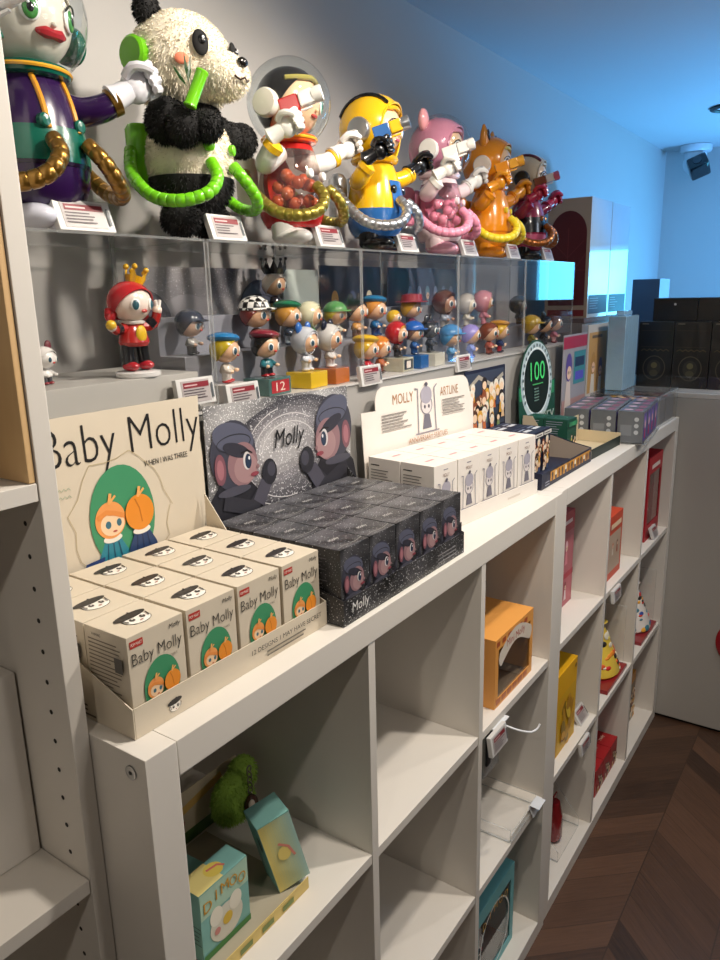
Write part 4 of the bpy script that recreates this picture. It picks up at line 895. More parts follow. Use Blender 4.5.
# ------------------------------------------------------------------ small figures inside the cases
def mini(label, x, y, z, h, P, rz=0, name='toy_figure', group='small figures in the clear cases'):
    o = thing(name, label, 'figure', (x, y, z), rz, group); o.scale = (h, h, h)
    c = lambda k, d='c8a488': toy(P.get(k, d)) if isinstance(P.get(k, d), str) else P[k]
    if not rz and name == 'toy_figure': o.rotation_euler = (0, 0, RND.uniform(.05, .5))
    skin, hair, top, leg, shoe = c('skin', 'dcb08c'), c('hair', '2a1c16'), c('top', '3a4a6a'), c('leg', '2a2a30'), c('shoe', '7a2a2a')
    kz, hs, hz_ = P.get('body', (.78, 1.36, .655)); HX = M.Translation((0, 0, hz_)) @ M.Scale(hs, 4) @ M.Translation((0, 0, -.68)); BX = M.Diagonal((1, 1, kz, 1))
    for sx in (-1, 1):
        G().tube([(sx * .085, 0, .32), (sx * .095, 0, .16), (sx * .1, -.005, .07)], [.075, .07, .072], leg, 10).ell((sx * .1, -.03, .052), (.075, .105, .052), shoe, None, 12, 8).obj('leg', o, BX)
    G().lathe([(.15, .25), (.175, .29), (.15, .38), (.115, .46), (.06, .5)], top, 16, None, .8).obj('jacket', o, BX)
    g = G(); up = P.get('wave')
    if up: A = [(-.11, 0, .44), (-.24, -.03, .42), (-.34, -.08, .46)], [(.11, 0, .44), (.24, -.05, .46), (.27, -.09, .6)]
    else: A = [(-.11, 0, .44), (-.2, -.06, .34), (-.17, -.16, .3)], [(.11, 0, .44), (.2, -.06, .34), (.17, -.16, .31)]
    for a in A:
        G().tube(a, [.055, .05, .045], top, 8, None, 3).ell(a[-1], (.05, .05, .05), c('hand', P.get('skin', 'e9c4a2')), None, 10, 8).obj('arm', o, BX)
    hd = G().ell((0, 0, .68), (.215, .2, .19), skin, None, 22, 14).obj('head', o, HX)
    for sx in (-1, 1):
        X = frame((sx * .1, -.175, .665), (sx * .5, -1, 0)); G().ell((0, 0, 0), (.02, .05, .06), toy('f0eee8'), X, 10, 8).ell((.009, 0, -.003), (.016, .036, .05), c('eye', '2a4a5a'), X, 10, 8).obj('eye', hd, HX)
    G().ell((0, -.19, .6), (.04, .016, .018), toy('b8423a'), None, 8, 6).obj('lips', hd, HX)
    G().cap((0, .008, .685), (.237, .225, .215), hair, P.get('bang', .66), 2.25, -.25, 26, 9, .008).obj('hair', hd, HX)
    hat = P.get('hat'); hm = c('hatc', '444444')
    if hat == 'beret': G().ell((.01, .02, .845), (.25, .24, .085), hm, None, 20, 10, (.0, .12, 0)).obj('beret', o, HX)
    if hat == 'cap': G().ell((0, .01, .74), (.25, .24, .2), hm, None, 20, 14, None, lambda x, y, z: z > -.05).ell((0, -.2, .75), (.16, .12, .025), hm, None, 14, 8).obj('cap', o, HX)
    if hat == 'brim': G().lathe([(.2, .79), (.34, .8), (.34, .82), (.23, .83), (.21, .95), (.1, .97), (0, .975)], hm, 22).obj('hat', o, HX)
    if hat == 'hood':
        g = G().cap((0, .012, .69), (.25, .24, .235), hm, .8, 1.25, .05, 28, 10, .01)
        if P.get('horn'):
            for sx in (-1, 1): g.ell((sx * .16, .04, .9), (.08, .05, .1), c('horn', '222222'), None, 12, 8)
        g.obj('hood', o, HX)
    if hat == 'crown':
        n = 5; g = G(); ring_ = []; q = P.get('crown_s', 1)
        prof = []
        for k in range(20):
            a = 2 * PI * k / 20; t_ = .14 if k % 4 == 0 else .03; prof.append((a, t_))
        vs = [];  fs = []
        for a, t_ in prof: vs += [(.13 * q * math.cos(a), .13 * q * math.sin(a), .87), (.17 * q * math.cos(a), .17 * q * math.sin(a), .92 + t_ * q), (.15 * q * math.cos(a), .15 * q * math.sin(a), .92 + t_ * q), (.11 * q * math.cos(a), .11 * q * math.sin(a), .87)]
        for k in range(20):
            a, b = 4 * k, 4 * ((k + 1) % 20)
            for e in range(4): fs.append((a + e, b + e, b + (e + 1) % 4, a + (e + 1) % 4))
        g.add(vs, fs, hm, False)
        for k in range(0, 20, 4): g.ell((.17 * q * math.cos(prof[k][0]), .17 * q * math.sin(prof[k][0]), .93 + .15 * q), .03, hm, None, 8, 6)
        g.obj('crown', o, HX)
    if hat == 'ears':
        for sx in (-1, 1): G().ell((sx * .17, .02, .9), (.085, .05, .1), hm, None, 14, 10).obj('ear', o, HX)
    return o
# case one: the red jacket figure on a clear step, a pale one at the post
st = thing('acrylic_step', 'low pale step under the red-jacketed figure', 'display stand', (0, 0, 0)); G().box(.06, .368, .285, .46, CF, 1.4315, mat('b7b4ae', .3), .001).obj('block', st)
WG = toy('e6e2dc')
RJ = mini('red-jacketed figure with a bobbed red wig and gold crown, alone in its case', .285, .315, 1.4395, .132, dict(hair='b4262c', top='a82420', leg='141214', shoe='a8202a', hat='crown', hatc='d9a818', crown_s=.62, wave=True, body=(1, 1, .68), skin='e9d8cc', hand='e9d4c4', eye='2f5a66'), .0)
cr = [c for c in RJ.children if c.name.startswith('crown')][0]; cr.location = (-.24, 0, .05); cr.rotation_euler = (0, .36, 0)
G().ell((.0, -.115, .37), (.07, .03, .09), toy('d9b02a'), None, 12, 8).obj('shirt', RJ)
G().lathe([(.08, .46), (.13, .475), (.14, .495), (.1, .51)], WG, 20, None, .85).obj('collar', RJ)
for a_, b_ in (((-.19, -.018, .428), (-.25, -.035, .425)), ((.19, -.035, .45), (.235, -.058, .5))): G().tube([a_, b_], .058, toy('17151a'), 12).obj('sleeve_band', RJ)
for sx in (-1, 1): G().tube([(sx * .19, .08, .6), (sx * .235, .06, .54), (sx * .27, .05, .53)], [.07, .055, .02], toy('b4262c'), 10, None, 3).obj('hair_flick', RJ)
G().ell((-.355, -.09, .475), (.055, .05, .05), toy('d9b02a'), None, 12, 8).obj('glove', RJ)
for k in range(2): G().tube([(.262 + .03 * k, -.09, .62), (.25 + .06 * k, -.095, .7)], .018, WG, 8).obj('finger', RJ)
ba = thing('figure_base', 'round white base under the red-jacketed figure', 'display base', (.285, .312, 1.4317)); G().lathe([(.029, 0), (.03, .001), (.03, .006), (.028, .0075), (0, .0075)], toy('dcdad8'), 30).obj('disc', ba)
mini('small white figure with dark markings at the edge of the first case, by the post', .165, .34, 1.432, .05, dict(hair='d8d4d0', top='d9d6d2', leg='4a4a4e', shoe='8a2a30', skin='dedad6', hat='ears', hatc='6a3038'))
# stepped stands
for x0, x1, lb in ((.4, .757, 'grey step inside the checker-hat case'), (.779, 1.137, 'grey step inside the navy-backed case'), (1.16, 1.516, 'grey step inside the brown bear case')):
    st = thing('display_step', lb, 'display stand', (0, 0, 0), 0, 'grey steps inside the cases'); G().box(x0, x1, .345, .4, CF, 1.447, mat('8f9098', .4), .001).obj('tread', st); G().box(x0, x1, .4005, .44, CF, 1.505, mat('8a8b94', .4), .001).obj('back_tread', st)
def backdrop(label, x0, x1, z0, z1, m, art=None, y=.468):
    o = thing('backdrop_card', label, 'backdrop card', (x0, y, z0), 0, 'backdrop cards inside the cases'); G().box(0, x1 - x0, 0, .0015, 0, z1 - z0, m).obj('card', o)
    if art: g = G(); art(g, x1 - x0, z1 - z0); g.clamp(.001, x1 - x0 - .001, .001, z1 - z0 - .001); g.obj('printed_art', o, FRONT(0, 0, 0))
    return o
def bd1(g, w, h): g.disc(w * .35, h * .5, .07, .06, ink('8f8c90')); visor_kid(g, w * .1, h * .45, .13, 1); visor_kid(g, w * .86, h * .5, .14, -1); g.text('Molly', w * .36, h * .42, .075, BLK, .04, .3, .01)
backdrop('grey starry backdrop card behind the checker-hat figure', .4, .757, CF + .0003, 1.585, galaxy('5d5a60', 'dedada', 6, .7), bd1)
backdrop('added pale green card standing for a lit panel in the navy-backed case', .781, .895, CF + .0003, 1.585, card('c3ccc4'))  # added card, its pale colour stands in for a lit panel
def bd2(g, w, h):
    for k in range(3): girl(g, w * (.22 + .28 * k), h * .62, .05, ('d9a441', '4a5470', 'd8cdb0')[k], ('a88fc0', '8fa0b0', 'd9d0c0')[k])
backdrop('navy backdrop card printed with pale children, in the crowded case', .9, 1.135, CF + .0003, 1.595, card('12182c'), bd2)
def bd3(g, w, h):
    g.rect(0, 0, w * .28, h, ink('151c33'))
    for k in range(6): girl(g, w * (.3 + .12 * k), h * .68, .042, ('8fa0b8', 'a0a8c4', '7f9fae', '98a4c0', '8a98b4', 'a8a4b8')[k], ('98a4b8', 'b0a8bc', '86a4b2', 'a8b0c8', '94a2ba', 'b4acbc')[k])
backdrop('slate blue backdrop card printed with faint children, in the brown bear case', 1.165, 1.515, CF + .0003, 1.595, card('5c6378'), bd3)
Y1, Y2, Y3 = .311, .366, .42
def block(label, x, w, m, txt=None, tm='a8262e', h=.028, y=Y1):
    o = thing('toy_block', label, 'toy block', (x, y, CF), .1, 'toy blocks under the figures'); G().box(-w / 2, w / 2, -.026, .026, 0, h, m, .0015).obj('cube', o)
    if txt: g = G(); g.rect(-w * .4, .004, w * .8, h - .008, ink(tm)); g.text(txt, -w * .2, .007, w * .4, ink('e8d8c8'), h - .014); g.obj('printed_face', o, FRONT(0, -.026, 0))
    return o
block('teal grey toy block under the blue-beret figure', .452, .055, toy('d9d2cc')); block('toy block with a red face reading 12', .545, .062, toy('4a6a66'), '12'); block('yellow toy block under the white figure with a blue ear', .65, .055, toy('d9b21c')); block('amber toy block under the white figure with a dark ear', .72, .05, mat('b5642a', .12, 0, 'amber resin', .5))
block('pale toy block with a black face reading 1', .953, .05, toy('b9b49c'), '1', '201e1c'); block('blue toy block under the blue-capped figure', 1.022, .04, toy('1f5a9a')); block('cream toy block under the dark grey big-eared figure', 1.09, .055, toy('c9c4b4'), None)
ZB = CF + .0283
check = mat('d8d8d4', .3, 0, 'checker hat', 0, .02)
N_, L_ = check.node_tree.nodes, check.node_tree.links; ck = N_.new('ShaderNodeTexChecker'); ck.inputs['Scale'].default_value = 9; ck.inputs[1].default_value = lin('e6e4de'); ck.inputs[2].default_value = lin('141414'); tcx = N_.new('ShaderNodeTexCoord'); L_.new(tcx.outputs['Object'], ck.inputs[0]); L_.new(ck.outputs[0], N_['Principled BSDF'].inputs['Base Color'])
mini('figure in a black and white checkered hat on the upper step', .585, Y2, 1.4473, .088, dict(hair='7a3028', top='1e1e20', leg='5a1a24', shoe='3a1418', hat='cap', hatc=check))
mini('figure in a green beret and pale tunic', 0.672, Y2, 1.4473, .08, dict(hair='c08a3a', top='2a3442', leg='9aa4ac', shoe='3a4450', hat='beret', hatc='1f6a4a'))
mini('figure wearing an oversized black crown', 0.7, .41 + .01, 1.5053, .075, dict(hair='e0d6cc', top='26242c', leg='a8924a', shoe='c9a43a', hat='crown', hatc='19171b', crown_s=1.35))
mini('dark-capped figure at the near edge of the checker-hat case', .435, Y2, 1.4473, .07, dict(hair='262a34', top='9a9894', leg='3a3a42', shoe='2a2a30', hat='cap', hatc='2a3244', skin='c9a48c'))
mini('figure with a blue beret and yellow hair', .452, Y1, ZB, .078, dict(hair='b9a01e', top='c9bfb2', leg='d9d4cc', shoe='b02a30', hat='beret', hatc='2474ac'))
mini('figure with a maroon beret and black hair above the 12 block', .545, Y1, ZB, .078, dict(hair='17130f', top='2a6a74', leg='1a1a1e', shoe='b0262e', hat='beret', hatc='7a1f30'))
mini('white hooded figure with a blue ear', .65, Y1, ZB, .078, dict(hair='c9c9cf', top='c4c6cc', leg='c9cad0', shoe='d4d4d8', hat='hood', hatc='bfc2c8', horn='2a62b0'))
mini('white hooded figure with a dark ear', .72, Y1, ZB, .08, dict(hair='c9c9c9', top='c9c6c4', leg='cfcccc', shoe='d8d6d4', hat='hood', hatc='c9c6c2', horn='1e2030'))
mini('figure in a cream dinosaur hood and green jacket', .74, .36, 1.4473, .078, dict(hair='d8d4b0', top='3f7a4a', leg='2a4a6a', shoe='2a4a6a', hat='hood', hatc='d6d3b4')).location.x = .728
mini('figure in a green and yellow cap perched in the navy-backed case', 0.815, Y2, 1.4473, .075, dict(hair='d9c43a', top='d9d4c4', leg='b0262c', shoe='a82a2a', hat='cap', hatc='4f9a52'))
mini('black-haired figure on the step of the navy-backed case', 0.885, Y2, 1.4473, .082, dict(hair='101014', top='b07a2a', leg='5a3a2a', shoe='2a1a16', hat='ears', hatc='101014'))
mini('figure with a bright blue beret', 0.955, Y2, 1.4473, .085, dict(hair='c8863a', top='1f5a8a', leg='2a3a6a', shoe='24406a', hat='beret', hatc='1f6a96'))
mini('gold-haired figure in a red coat at the front of the navy-backed case', 0.835, 0.308, CF, .082, dict(hair='c9a01f', top='b0242a', leg='a82a2a', shoe='5a1a1a', hat='beret', hatc='d0a824'))
mini('orange-haired figure peeping between the front and the step', 0.893, 0.315, CF, 0.08, dict(hair='c97a2a', top='a85a2a', leg='8a4a2a', shoe='3a2418'))
mini('red hooded figure above the number 1 block', 0.953, Y1, ZB, .075, dict(hair='c9962a', top='3a2a22', leg='2a2220', shoe='1e1a18', hat='hood', hatc='b01f26'))
mini('blue-capped figure in a blue uniform', 1.022, Y1, ZB, .072, dict(hair='6a4a3a', top='1f4f8a', leg='1f4f8a', shoe='1a2a4a', hat='cap', hatc='1a56a8'))
mini('dark grey big-eared figure on the cream block', 1.09, Y1, ZB, .076, dict(hair='2c2e33', top='35373c', leg='2a2c30', shoe='202226', skin='4a4c52', hat='ears', hatc='2a2c31'))
mini('yellow-haired figure in a brimmed red hat', 1.105, Y2, 1.4473, .082, dict(hair='d0a02a', top='6a2a4a', leg='4a3a5a', shoe='3a2430', hat='brim', hatc='8a2a34'))
mini('small gold figure beside the brimmed hat', 1.03, Y2, 1.4473, .055, dict(hair='d0a82a', top='c99a2a', leg='a87a2a', shoe='6a4a1a'))
mini('brown bear-hooded figure with a grey coat', 1.262, Y2, 1.4473, 0.095, dict(hair='4a2a20', top='9aa0ac', leg='a8a49c', shoe='3a3a40', hat='hood', hatc='5a2f24', skin='b5866a'))
mini('cream figure with a dark collar on the step of the bear case', 1.38, Y2, 1.4473, .085, dict(hair='b9b4ac', top='c4beb0', leg='bcb6aa', shoe='8a6a3a', skin='d9cdb8', hat='hood', hatc='b4afa8'))
mini('pink hooded figure at the far end of the bear case', 1.48, Y2, 1.4473, .092, dict(hair='d0929c', top='c9838e', leg='c9838e', shoe='b8747e', hat='hood', hatc='cf8f99'))
for x, l, a in ((1.192, 'ice blue figure low in the bear case, behind its price tag', dict(hair='4f9ad0', top='6aa8d8', leg='5a90c8', shoe='3a70a8', hat='cap', hatc='4a8cc4')), (1.295, 'lavender figure beside the ice blue one', dict(hair='9a8fd0', top='8fa0dc', leg='7f8fd0', shoe='5a6ab0')), (1.4, 'auburn-haired figure in a rust dress', dict(hair='7a3f2a', top='a8584a', leg='8a4a40', shoe='4a2a24')),
              (1.465, 'blond figure in a dark blue coat with a red hem', dict(hair='c9a02a', top='22305a', leg='a82a36', shoe='2a2434', hat='beret', hatc='c08a3a'))):
    mini(l, x, Y1, CF, .085, a)
for x, l, a in ((1.68, 'gold and olive figure in the end case', dict(hair='a8862a', top='7a7030', leg='5a5226', shoe='3a3418', hat='cap', hatc='b8962a')), (1.775, 'black-haired figure in the end case', dict(hair='0f0f12', top='24262c', leg='1c1e22', shoe='141416', hat='ears', hatc='121214')), (1.86, 'brown-haired figure in a pink dress in the end case', dict(hair='5a3024', top='c4707a', leg='d9a4a4', shoe='8a3a40'))):
    mini(l, x, .31, CF, .09, a)
mini('masked dark figure on top of the grey step in the end case', 1.76, .385, CF + .0605, .085, dict(hair='1a1c22', top='2a2c33', leg='202228', shoe='161820', skin='8a8478', hat='hood', hatc='1c1e24'))
st = thing('display_step', 'grey step inside the end case', 'display stand', (0, 0, 0)); G().box(1.545, 1.88, .35, .44, CF, CF + .0603, mat('6f7078', .4), .001).obj('tread', st)

# ------------------------------------------------------------------ things in the cells of the cube shelves
B1, B2, B3 = SH1 + .0004, SH2 + .0004, TH + .0004
TEAL, LEM = card('7fb3ac'), card('e0cf86')
def teal_grad(g, w, h, txt=True):
    g.rect(0, h * .62, w, h * .38, ink('a9c9b4')); g.disc(w * .5, h * .34, w * .34, w * .3, ink('d9d4c4')); g.disc(w * .3, h * .52, w * .13, w * .16, ink('e8e2d2')); g.disc(w * .7, h * .52, w * .13, w * .16, ink('e8e2d2'))
    g.disc(w * .52, h * .36, w * .1, w * .1, ink('dcb84a')); g.disc(w * .3, h * .3, w * .06, w * .06, ink('cf8a84')); g.rect(0, 0, w, h * .1, ink('3f7a3c'))
    if txt:
        g.letters('DIMOO', w * .06, h * .66, w * .88, h * .15, ink('c99424'), h * .12)
def citrus_top(g, w, d): g.rect(0, 0, w * .5, d, ink('e8d68a')); g.disc(w * .5, d * .5, w * .16, w * .14, ink('e8d060')); g.line([(w * .42, d * .62), (w * .6, d * .55), (w * .66, d * .35)], w * .04, ink('d9786a'))
tr = thing('display_tray', 'open yellow-edged display tray with a tilted header card, in the top cell nearest the post', 'display tray', (cx(0, 0), .042, B1))
YE = card('cdb46a')
g = G(); g.box(.001, .235, .0, .2, 0, .0015, card('a9a08c')); g.box(.001, .235, -.0012, 0, 0, .018, YE); tb = g.obj('tray', tr)
g = G()
for k in range(5): g.rect(.02 + k * .04, .004, .022, .008, ink('6a7a3c'))
g.obj('printed_lip', tb, FRONT(0, -.0012, 0))
hx = M.Translation((0, .2045, 0)) @ M.Rotation(-.1, 4, 'X')
hd = G().prism([(.001, 0), (.27, 0), (.325, .07), (.318, .082), (.001, .082)], 0, .0014, card('c4b49a'), hx @ FRONT(0, 0, 0)).obj('header_card', tr)
g = G(); g.rect(.003, .002, .26, .018, ink('4c6a34')); g.line([(.03, .04), (.1, .06), (.18, .05), (.28, .068)], .012, ink('d0a860')); g.line([(.03, .03), (.12, .045), (.2, .035)], .006, ink('c98a7a')); g.obj('printed_art', hd, hx @ FRONT(0, -.0016, 0))
fz = thing('plush_keychain', 'fuzzy green plush keychain hanging on the tilted header card', 'keychain', (cx(0, 0) + .262, .206, B1 + .05))
MOSS = mat('93b64a', .95, 0, 'green fuzz', 0, .25, 40)
g = G(); furry(g, (0, 0, .008), (.036, .024, .04), MOSS, 2500, .007, 55); furry(g, (.03, .008, .03), (.024, .018, .028), MOSS, 1000, .007, 56); g.obj('plush_body', fz)
mt = mat('8a8578', .3, .9, 'metal'); g = G()
for k in range(7):
    X = M.Translation((.012, -.026, .06 - k * .009)) @ M.Rotation(PI / 2 * (k % 2), 4, 'Z'); g.tube([(.0045 * math.cos(a * PI / 5), 0, .0055 * math.sin(a * PI / 5)) for a in range(11)], .0012, mt, 6, X)
g.obj('chain', fz); g = G(); g.ell((.008, -.03, .002), (.013, .009, .018), toy('4a2a22'), None, 14, 9); g.ell((.002, -.037, .01), (.006, .004, .008), toy('d9c9bc'), None, 10, 7); g.ell((.014, -.036, -.004), (.005, .004, .007), toy('c98a8a'), None, 10, 7); g.obj('charm', fz)
def teal_box(label, loc, rot, w, d, h):
    o = thing('picture_box', label, 'box', loc, 0, 'teal and lemon boxes in the open tray'); o.rotation_euler = rot
    G().box(0, w, 0, d, 0, h, TEAL, .0008).obj('carton', o)
    g = G(); teal_grad(g, w, h); g.clamp(.0006, w - .0006, .001, h - .001); g.obj('printed_front', o, FRONT(0, 0, 0)); g = G(); citrus_top(g, w, d); g.obj('printed_top', o, TOP(0, 0, h)); g = G(); g.rect(.006, h * .6, .012, .014, ink('3c4a48')); g.bars(.02, h * .5, d * .5, 5, .006, .0014, ink('4a6a66'), RND); g.clamp(.0006, d - .0006, .001, h - .001); g.obj('printed_side', o, SIDE(0, d, 0)); return o
x = cx(0, 0)
def settle(o, z):
    """drop a tilted thing until its lowest corner rests at z"""
    bpy.context.view_layer.update(); lo = min((ch.matrix_world @ v.co).z for ch in o.children for v in ch.data.vertices); o.location.z += z - lo
teal_box('teal and lemon box upright at the front of the open tray', (x + .068, .071, B1 + .0018), (0, 0, 0), .083, .036, .098)
def lemon_box(label, loc, rot, w, d, h):
    o = thing('picture_box', label, 'box', loc, 0, 'teal and lemon boxes in the open tray'); o.rotation_euler = rot
    G().box(0, w, 0, d, 0, h, TEAL, .0008).obj('carton', o)
    g = G(); n = 12
    for k in range(n):
        t_ = k / (n - 1); c_ = [int(a + (b - a) * t_) for a, b in ((0xe6, 0xa6), (0xd2, 0xc8), (0x7c, 0xbe))]; g.rect(.0006 + (w - .0012) * k / n, .0006, (w - .0012) / n, h - .0012, ink('%02x%02x%02x' % tuple(c_)))
    g.disc(w * .5, h * .5, w * .2, w * .24, ink('e8d278')); g.line([(w * .42, h * .66), (w * .66, h * .56), (w * .76, h * .4)], w * .07, ink('d98a7a')); g.obj('printed_front', o, FRONT(0, 0, 0))
    g = G(); g.rect(.003, h * .25, d * .5, h * .35, ink('9fb8b2')); g.bars(.006, h * .55, d * .4, 6, .006, .0014, ink('4a6a66'), RND); g.rect(d * .72, h * .62, d * .2, h * .2, ink('3f5a58')); g.obj('printed_side', o, SIDE(0, d, 0)); return o
settle(lemon_box('teal box with a lemon face leaning over in the open tray', (x + .204, .0665, B1), (0, -.24, -.42), .048, .045, .116), B1 + .0018)
teal_box('teal box lying at the back of the open tray, half hidden by the shelf side', (x + .06, .14, B1 + .0018), (0, 0, .05), .085, .05, .055)
# orange window box
def frame_box(label, loc, w, d, h, m, art, win, name='window_box', inner='5a4a3e', depth=.02, rz=0, cat='box'):
    """box with a real recess behind a clear window; win = (x0, z0, x1, z1) on the front"""
    o = thing(name, label, cat, loc, rz); x0, z0, x1, z1 = win; t = .0016
    g = G(); g.box(0, t, 0, d, 0, h, m); g.box(w - t, w, 0, d, 0, h, m); g.box(t, w - t, d - t, d, 0, h, m); g.box(t, w - t, 0, d - t, 0, t, m); g.box(t, w - t, 0, d - t, h - t, h, m)
    g.box(t, x0, 0, t, t, h - t, m); g.box(x1, w - t, 0, t, t, h - t, m); g.box(x0, x1, 0, t, t, z0, m); g.box(x0, x1, 0, t, z1, h - t, m); g.obj('carton', o)
    g = G(); g.box(t + .0002, w - t - .0002, d - t - .002, d - t - .0002, t, h - t, mat(inner, .6)); g.box(t + .0002, w - t - .0002, .003, d - t - .0022, t + .0002, t + .0015, mat(inner, .6)); g.obj('liner', o)
    G().box(x0 + .0003, x1 - .0003, t + .0004, t + .001, z0 + .0003, z1 - .0003, CLEAR).obj('window_film', o)
    g = G(); art(g, w, h); g.obj('printed_front', o, FRONT(0, 0, 0)); return o
def art_or(g, w, h):
    for k in range(6): g.rect(.004 + k * (w - .03) / 6, h - .016, .016, .01, ink('a8502a')); g.rect(.006 + k * (w - .03) / 6, .006, .02, .012, ink('b9683a'))
    pts = [(w * .16 + w * .68 * k / 10, h * .72 + .022 * math.sin(PI * k / 10)) for k in range(11)]; g.line(pts, .03, ink('d9cdbd')); g.text('Mini Molly', w * .26, h * .755, w * .48, ink('a8382c'), .02); g.disc(w * .13, h * .7, .012, .016, ink('d9cdbd')); g.disc(w * .87, h * .7, .012, .016, ink('d9cdbd'))
frame_box('orange window box with a curved banner, alone on its shelf', (cx(0, 2) + .082, .016, B1), .188, .12, .146, card('dd9a4c'), art_or, (.015, .018, .173, .122), inner='7a6a58')
mini('small grey figure inside the orange window box', cx(0, 2) + .15, .072, B1 + .0035, .095, dict(hair='6a6660', top='8a8680', leg='7a766e', shoe='5a564e', skin='a49c92', hat='hood', hatc='6e6a66'), .3, group=None)
# peg hook with price tag and a hanging pouch
hk = thing('peg_hook', 'white hook arm clipped under the orange box shelf', 'hook', (cx(0, 2) + .075, .0, SH1 - T))
G().box(-.03, .03, -.006, .03, -.004, -.0006, WP, .0008).obj('clip', hk); G().tube([(.012, .02, -.008), (.016, -.02, -.016), (.036, -.045, -.026), (.05, -.055, -.024), (.058, -.058, -.016)], .0022, WP, 10, None, 4).tube([(.0, .025, -.005), (.012, .02, -.008)], .0028, WP, 10).obj('arm', hk)
price_tag('price tag clipped on the hook below the orange box', (cx(0, 2) + .04, -.018, SH1 - .05), .07, .04, -.15, 0, None)
po = thing('zip_pouch', 'clear zip pouch with black straps hanging behind the hook tag', 'pouch', (cx(0, 2) + .115, .04, SH1 - T - .155))
G().box(-.022, .05, 0, .006, 0, .14, clear('dfe3e3', 1.45, .12, 'soft clear plastic', .1), .0015).obj('bag', po); G().box(-.02, -.004, -.006, -.001, .03, .15, mat('17171a', .6), .001).box(.008, .02, -.006, -.001, .045, .15, mat('17171a', .6), .001).obj('strap', po)
G().box(-.022, .05, -.001, .007, .1405, .1475, mat('c9c9c9', .4), .001).obj('header', po); G().tube([(.036, -.003, .07 + .008 * math.sin(k * .7)) if False else (.036 + .006 * math.cos(k * PI / 6), -.003, .07 + .008 * math.sin(k * PI / 6)) for k in range(13)], .0012, mt, 6).obj('ring', po)
# clear tray with clip-on tag on the middle shelf
tr = thing('clear_tray', 'small clear acrylic tray with a raised lip, empty on the middle shelf', 'tray', (cx(0, 2) + .155, .002, B2))
x_, d_ = .145, .15
G().box(0, x_, 0, d_, 0, .003, CLEAR, 0, None, EDGE, 2).obj('floor_plate', tr); G().box(0, x_, 0, .003, .0032, .02, CLEAR, 0, None, EDGE, 1).obj('front_lip', tr); G().box(0, .003, .0032, d_, .0032, .03, CLEAR, 0, None, EDGE, 0).obj('side_lip', tr); G().box(x_ - .003, x_, .0032, d_, .0032, .03, CLEAR, 0, None, EDGE, 0).obj('side_lip', tr)
tg = thing('folded_tag', 'folded white tag hooked over the lip of the clear tray', 'price tag', (cx(0, 2) + .262, -.0022, B2 + .0035)); X = M.Translation((0, -.001, .018))
G().box(0, .04, -.001, .0, 0, .026, WP, 0, M.Translation((0, -.002, -.008)) @ M.Rotation(-.5, 4, 'X')).box(0, .04, 0, .022, .0205, .0215, WP, 0, M.Translation((0, -.013, -.003)) @ M.Rotation(.1, 4, 'X')).obj('card', tg)
# teal window box low down
def art_tl(g, w, h):
    g.ring(w / 2, h * .45, w * .36, h * .38, .004, ink('dfe9e6'))
    g.letters('DIMOO', w * .16, h * .7, w * .68, h * .085, ink('c9a23a'), h * .06)
o = frame_box('tall teal window box with a pale figure inside, in the bottom cell', (cx(0, 2) + .055, .035, B3), .205, .11, .215, card('6fb0b4'), art_tl, (.018, .02, .187, .18), inner='4a423c')
mini('pale figure inside the tall teal window box', cx(0, 2) + .12, .085, B3 + .0035, .125, dict(hair='d8d4cc', top='c9c6c0', leg='bcb8b0', shoe='a8a49c', skin='d9d0c6', hat='hood', hatc='cfccc6'), .2, group=None)
# second unit -------------------------------------------------------
def print_box(label, loc, w, d, h, m, art, rz=0, group=None):
    o = thing('picture_box', label, 'box', loc, rz, group); G().box(0, w, 0, d, 0, h, m, .001).obj('carton', o); g = G(); art(g, w, h); g.clamp(.0006, w - .0006, .0012, h - .0006); g.obj('printed_front', o, FRONT(0, 0, 0))
    g = G(); g.rect(.006, .006, w - .012, d - .012, ink('a8a29a') if False else m); g.obj('printed_top', o, TOP(0, 0, h)); return o
def art_pk(g, w, h):
    g.rect(0, h * .8, w, h * .2, ink('a8203a')); g.rect(0, h * .3, w, h * .06, ink('a8203a')); g.rect(w * .14, h * .88, w * .7, h * .04, ink('e8ccd0')); girl(g, w * .5, h * .62, w * .32, 'e8b8c4', 'd9808f'); girl(g, w * .5, h * .2, w * .25, '8a3040', 'e0c8cc')
print_box('tall pink and red picture box in the top cell beside the wide upright', (cx(1, 0) + .165, .075, B1), .11, .09, .25, card('b5616c'), art_pk)
def art_ye(g, w, h):
    g.rect(.004, .004, w - .008, h * .7, ink('d9a81a')); [g.disc(w * (.2 + .6 * RND.random()), h * (.06 + .55 * RND.random()), w * RND.uniform(.05, .12), w * RND.uniform(.08, .2), ink(RND.choice(('e8c23a', 'b8862a', 'c9962a', 'd9a02a', 'a86a2a', '9a7a2a'))), 16, RND.uniform(0, 3)) for k in range(26)]; g.disc(w * .85, h * .93, .006, .006, ink('6a4a10'))
print_box('bright yellow picture box on the middle shelf of the second unit', (cx(1, 0) + .075, .03, B2), .142, .05, .225, card('e3aa12'), art_ye)
price_tag('price tag leaning beside the bright yellow box', (cx(1, 0) + .288, .022, B2), .07, .042, -.6, .0, None)
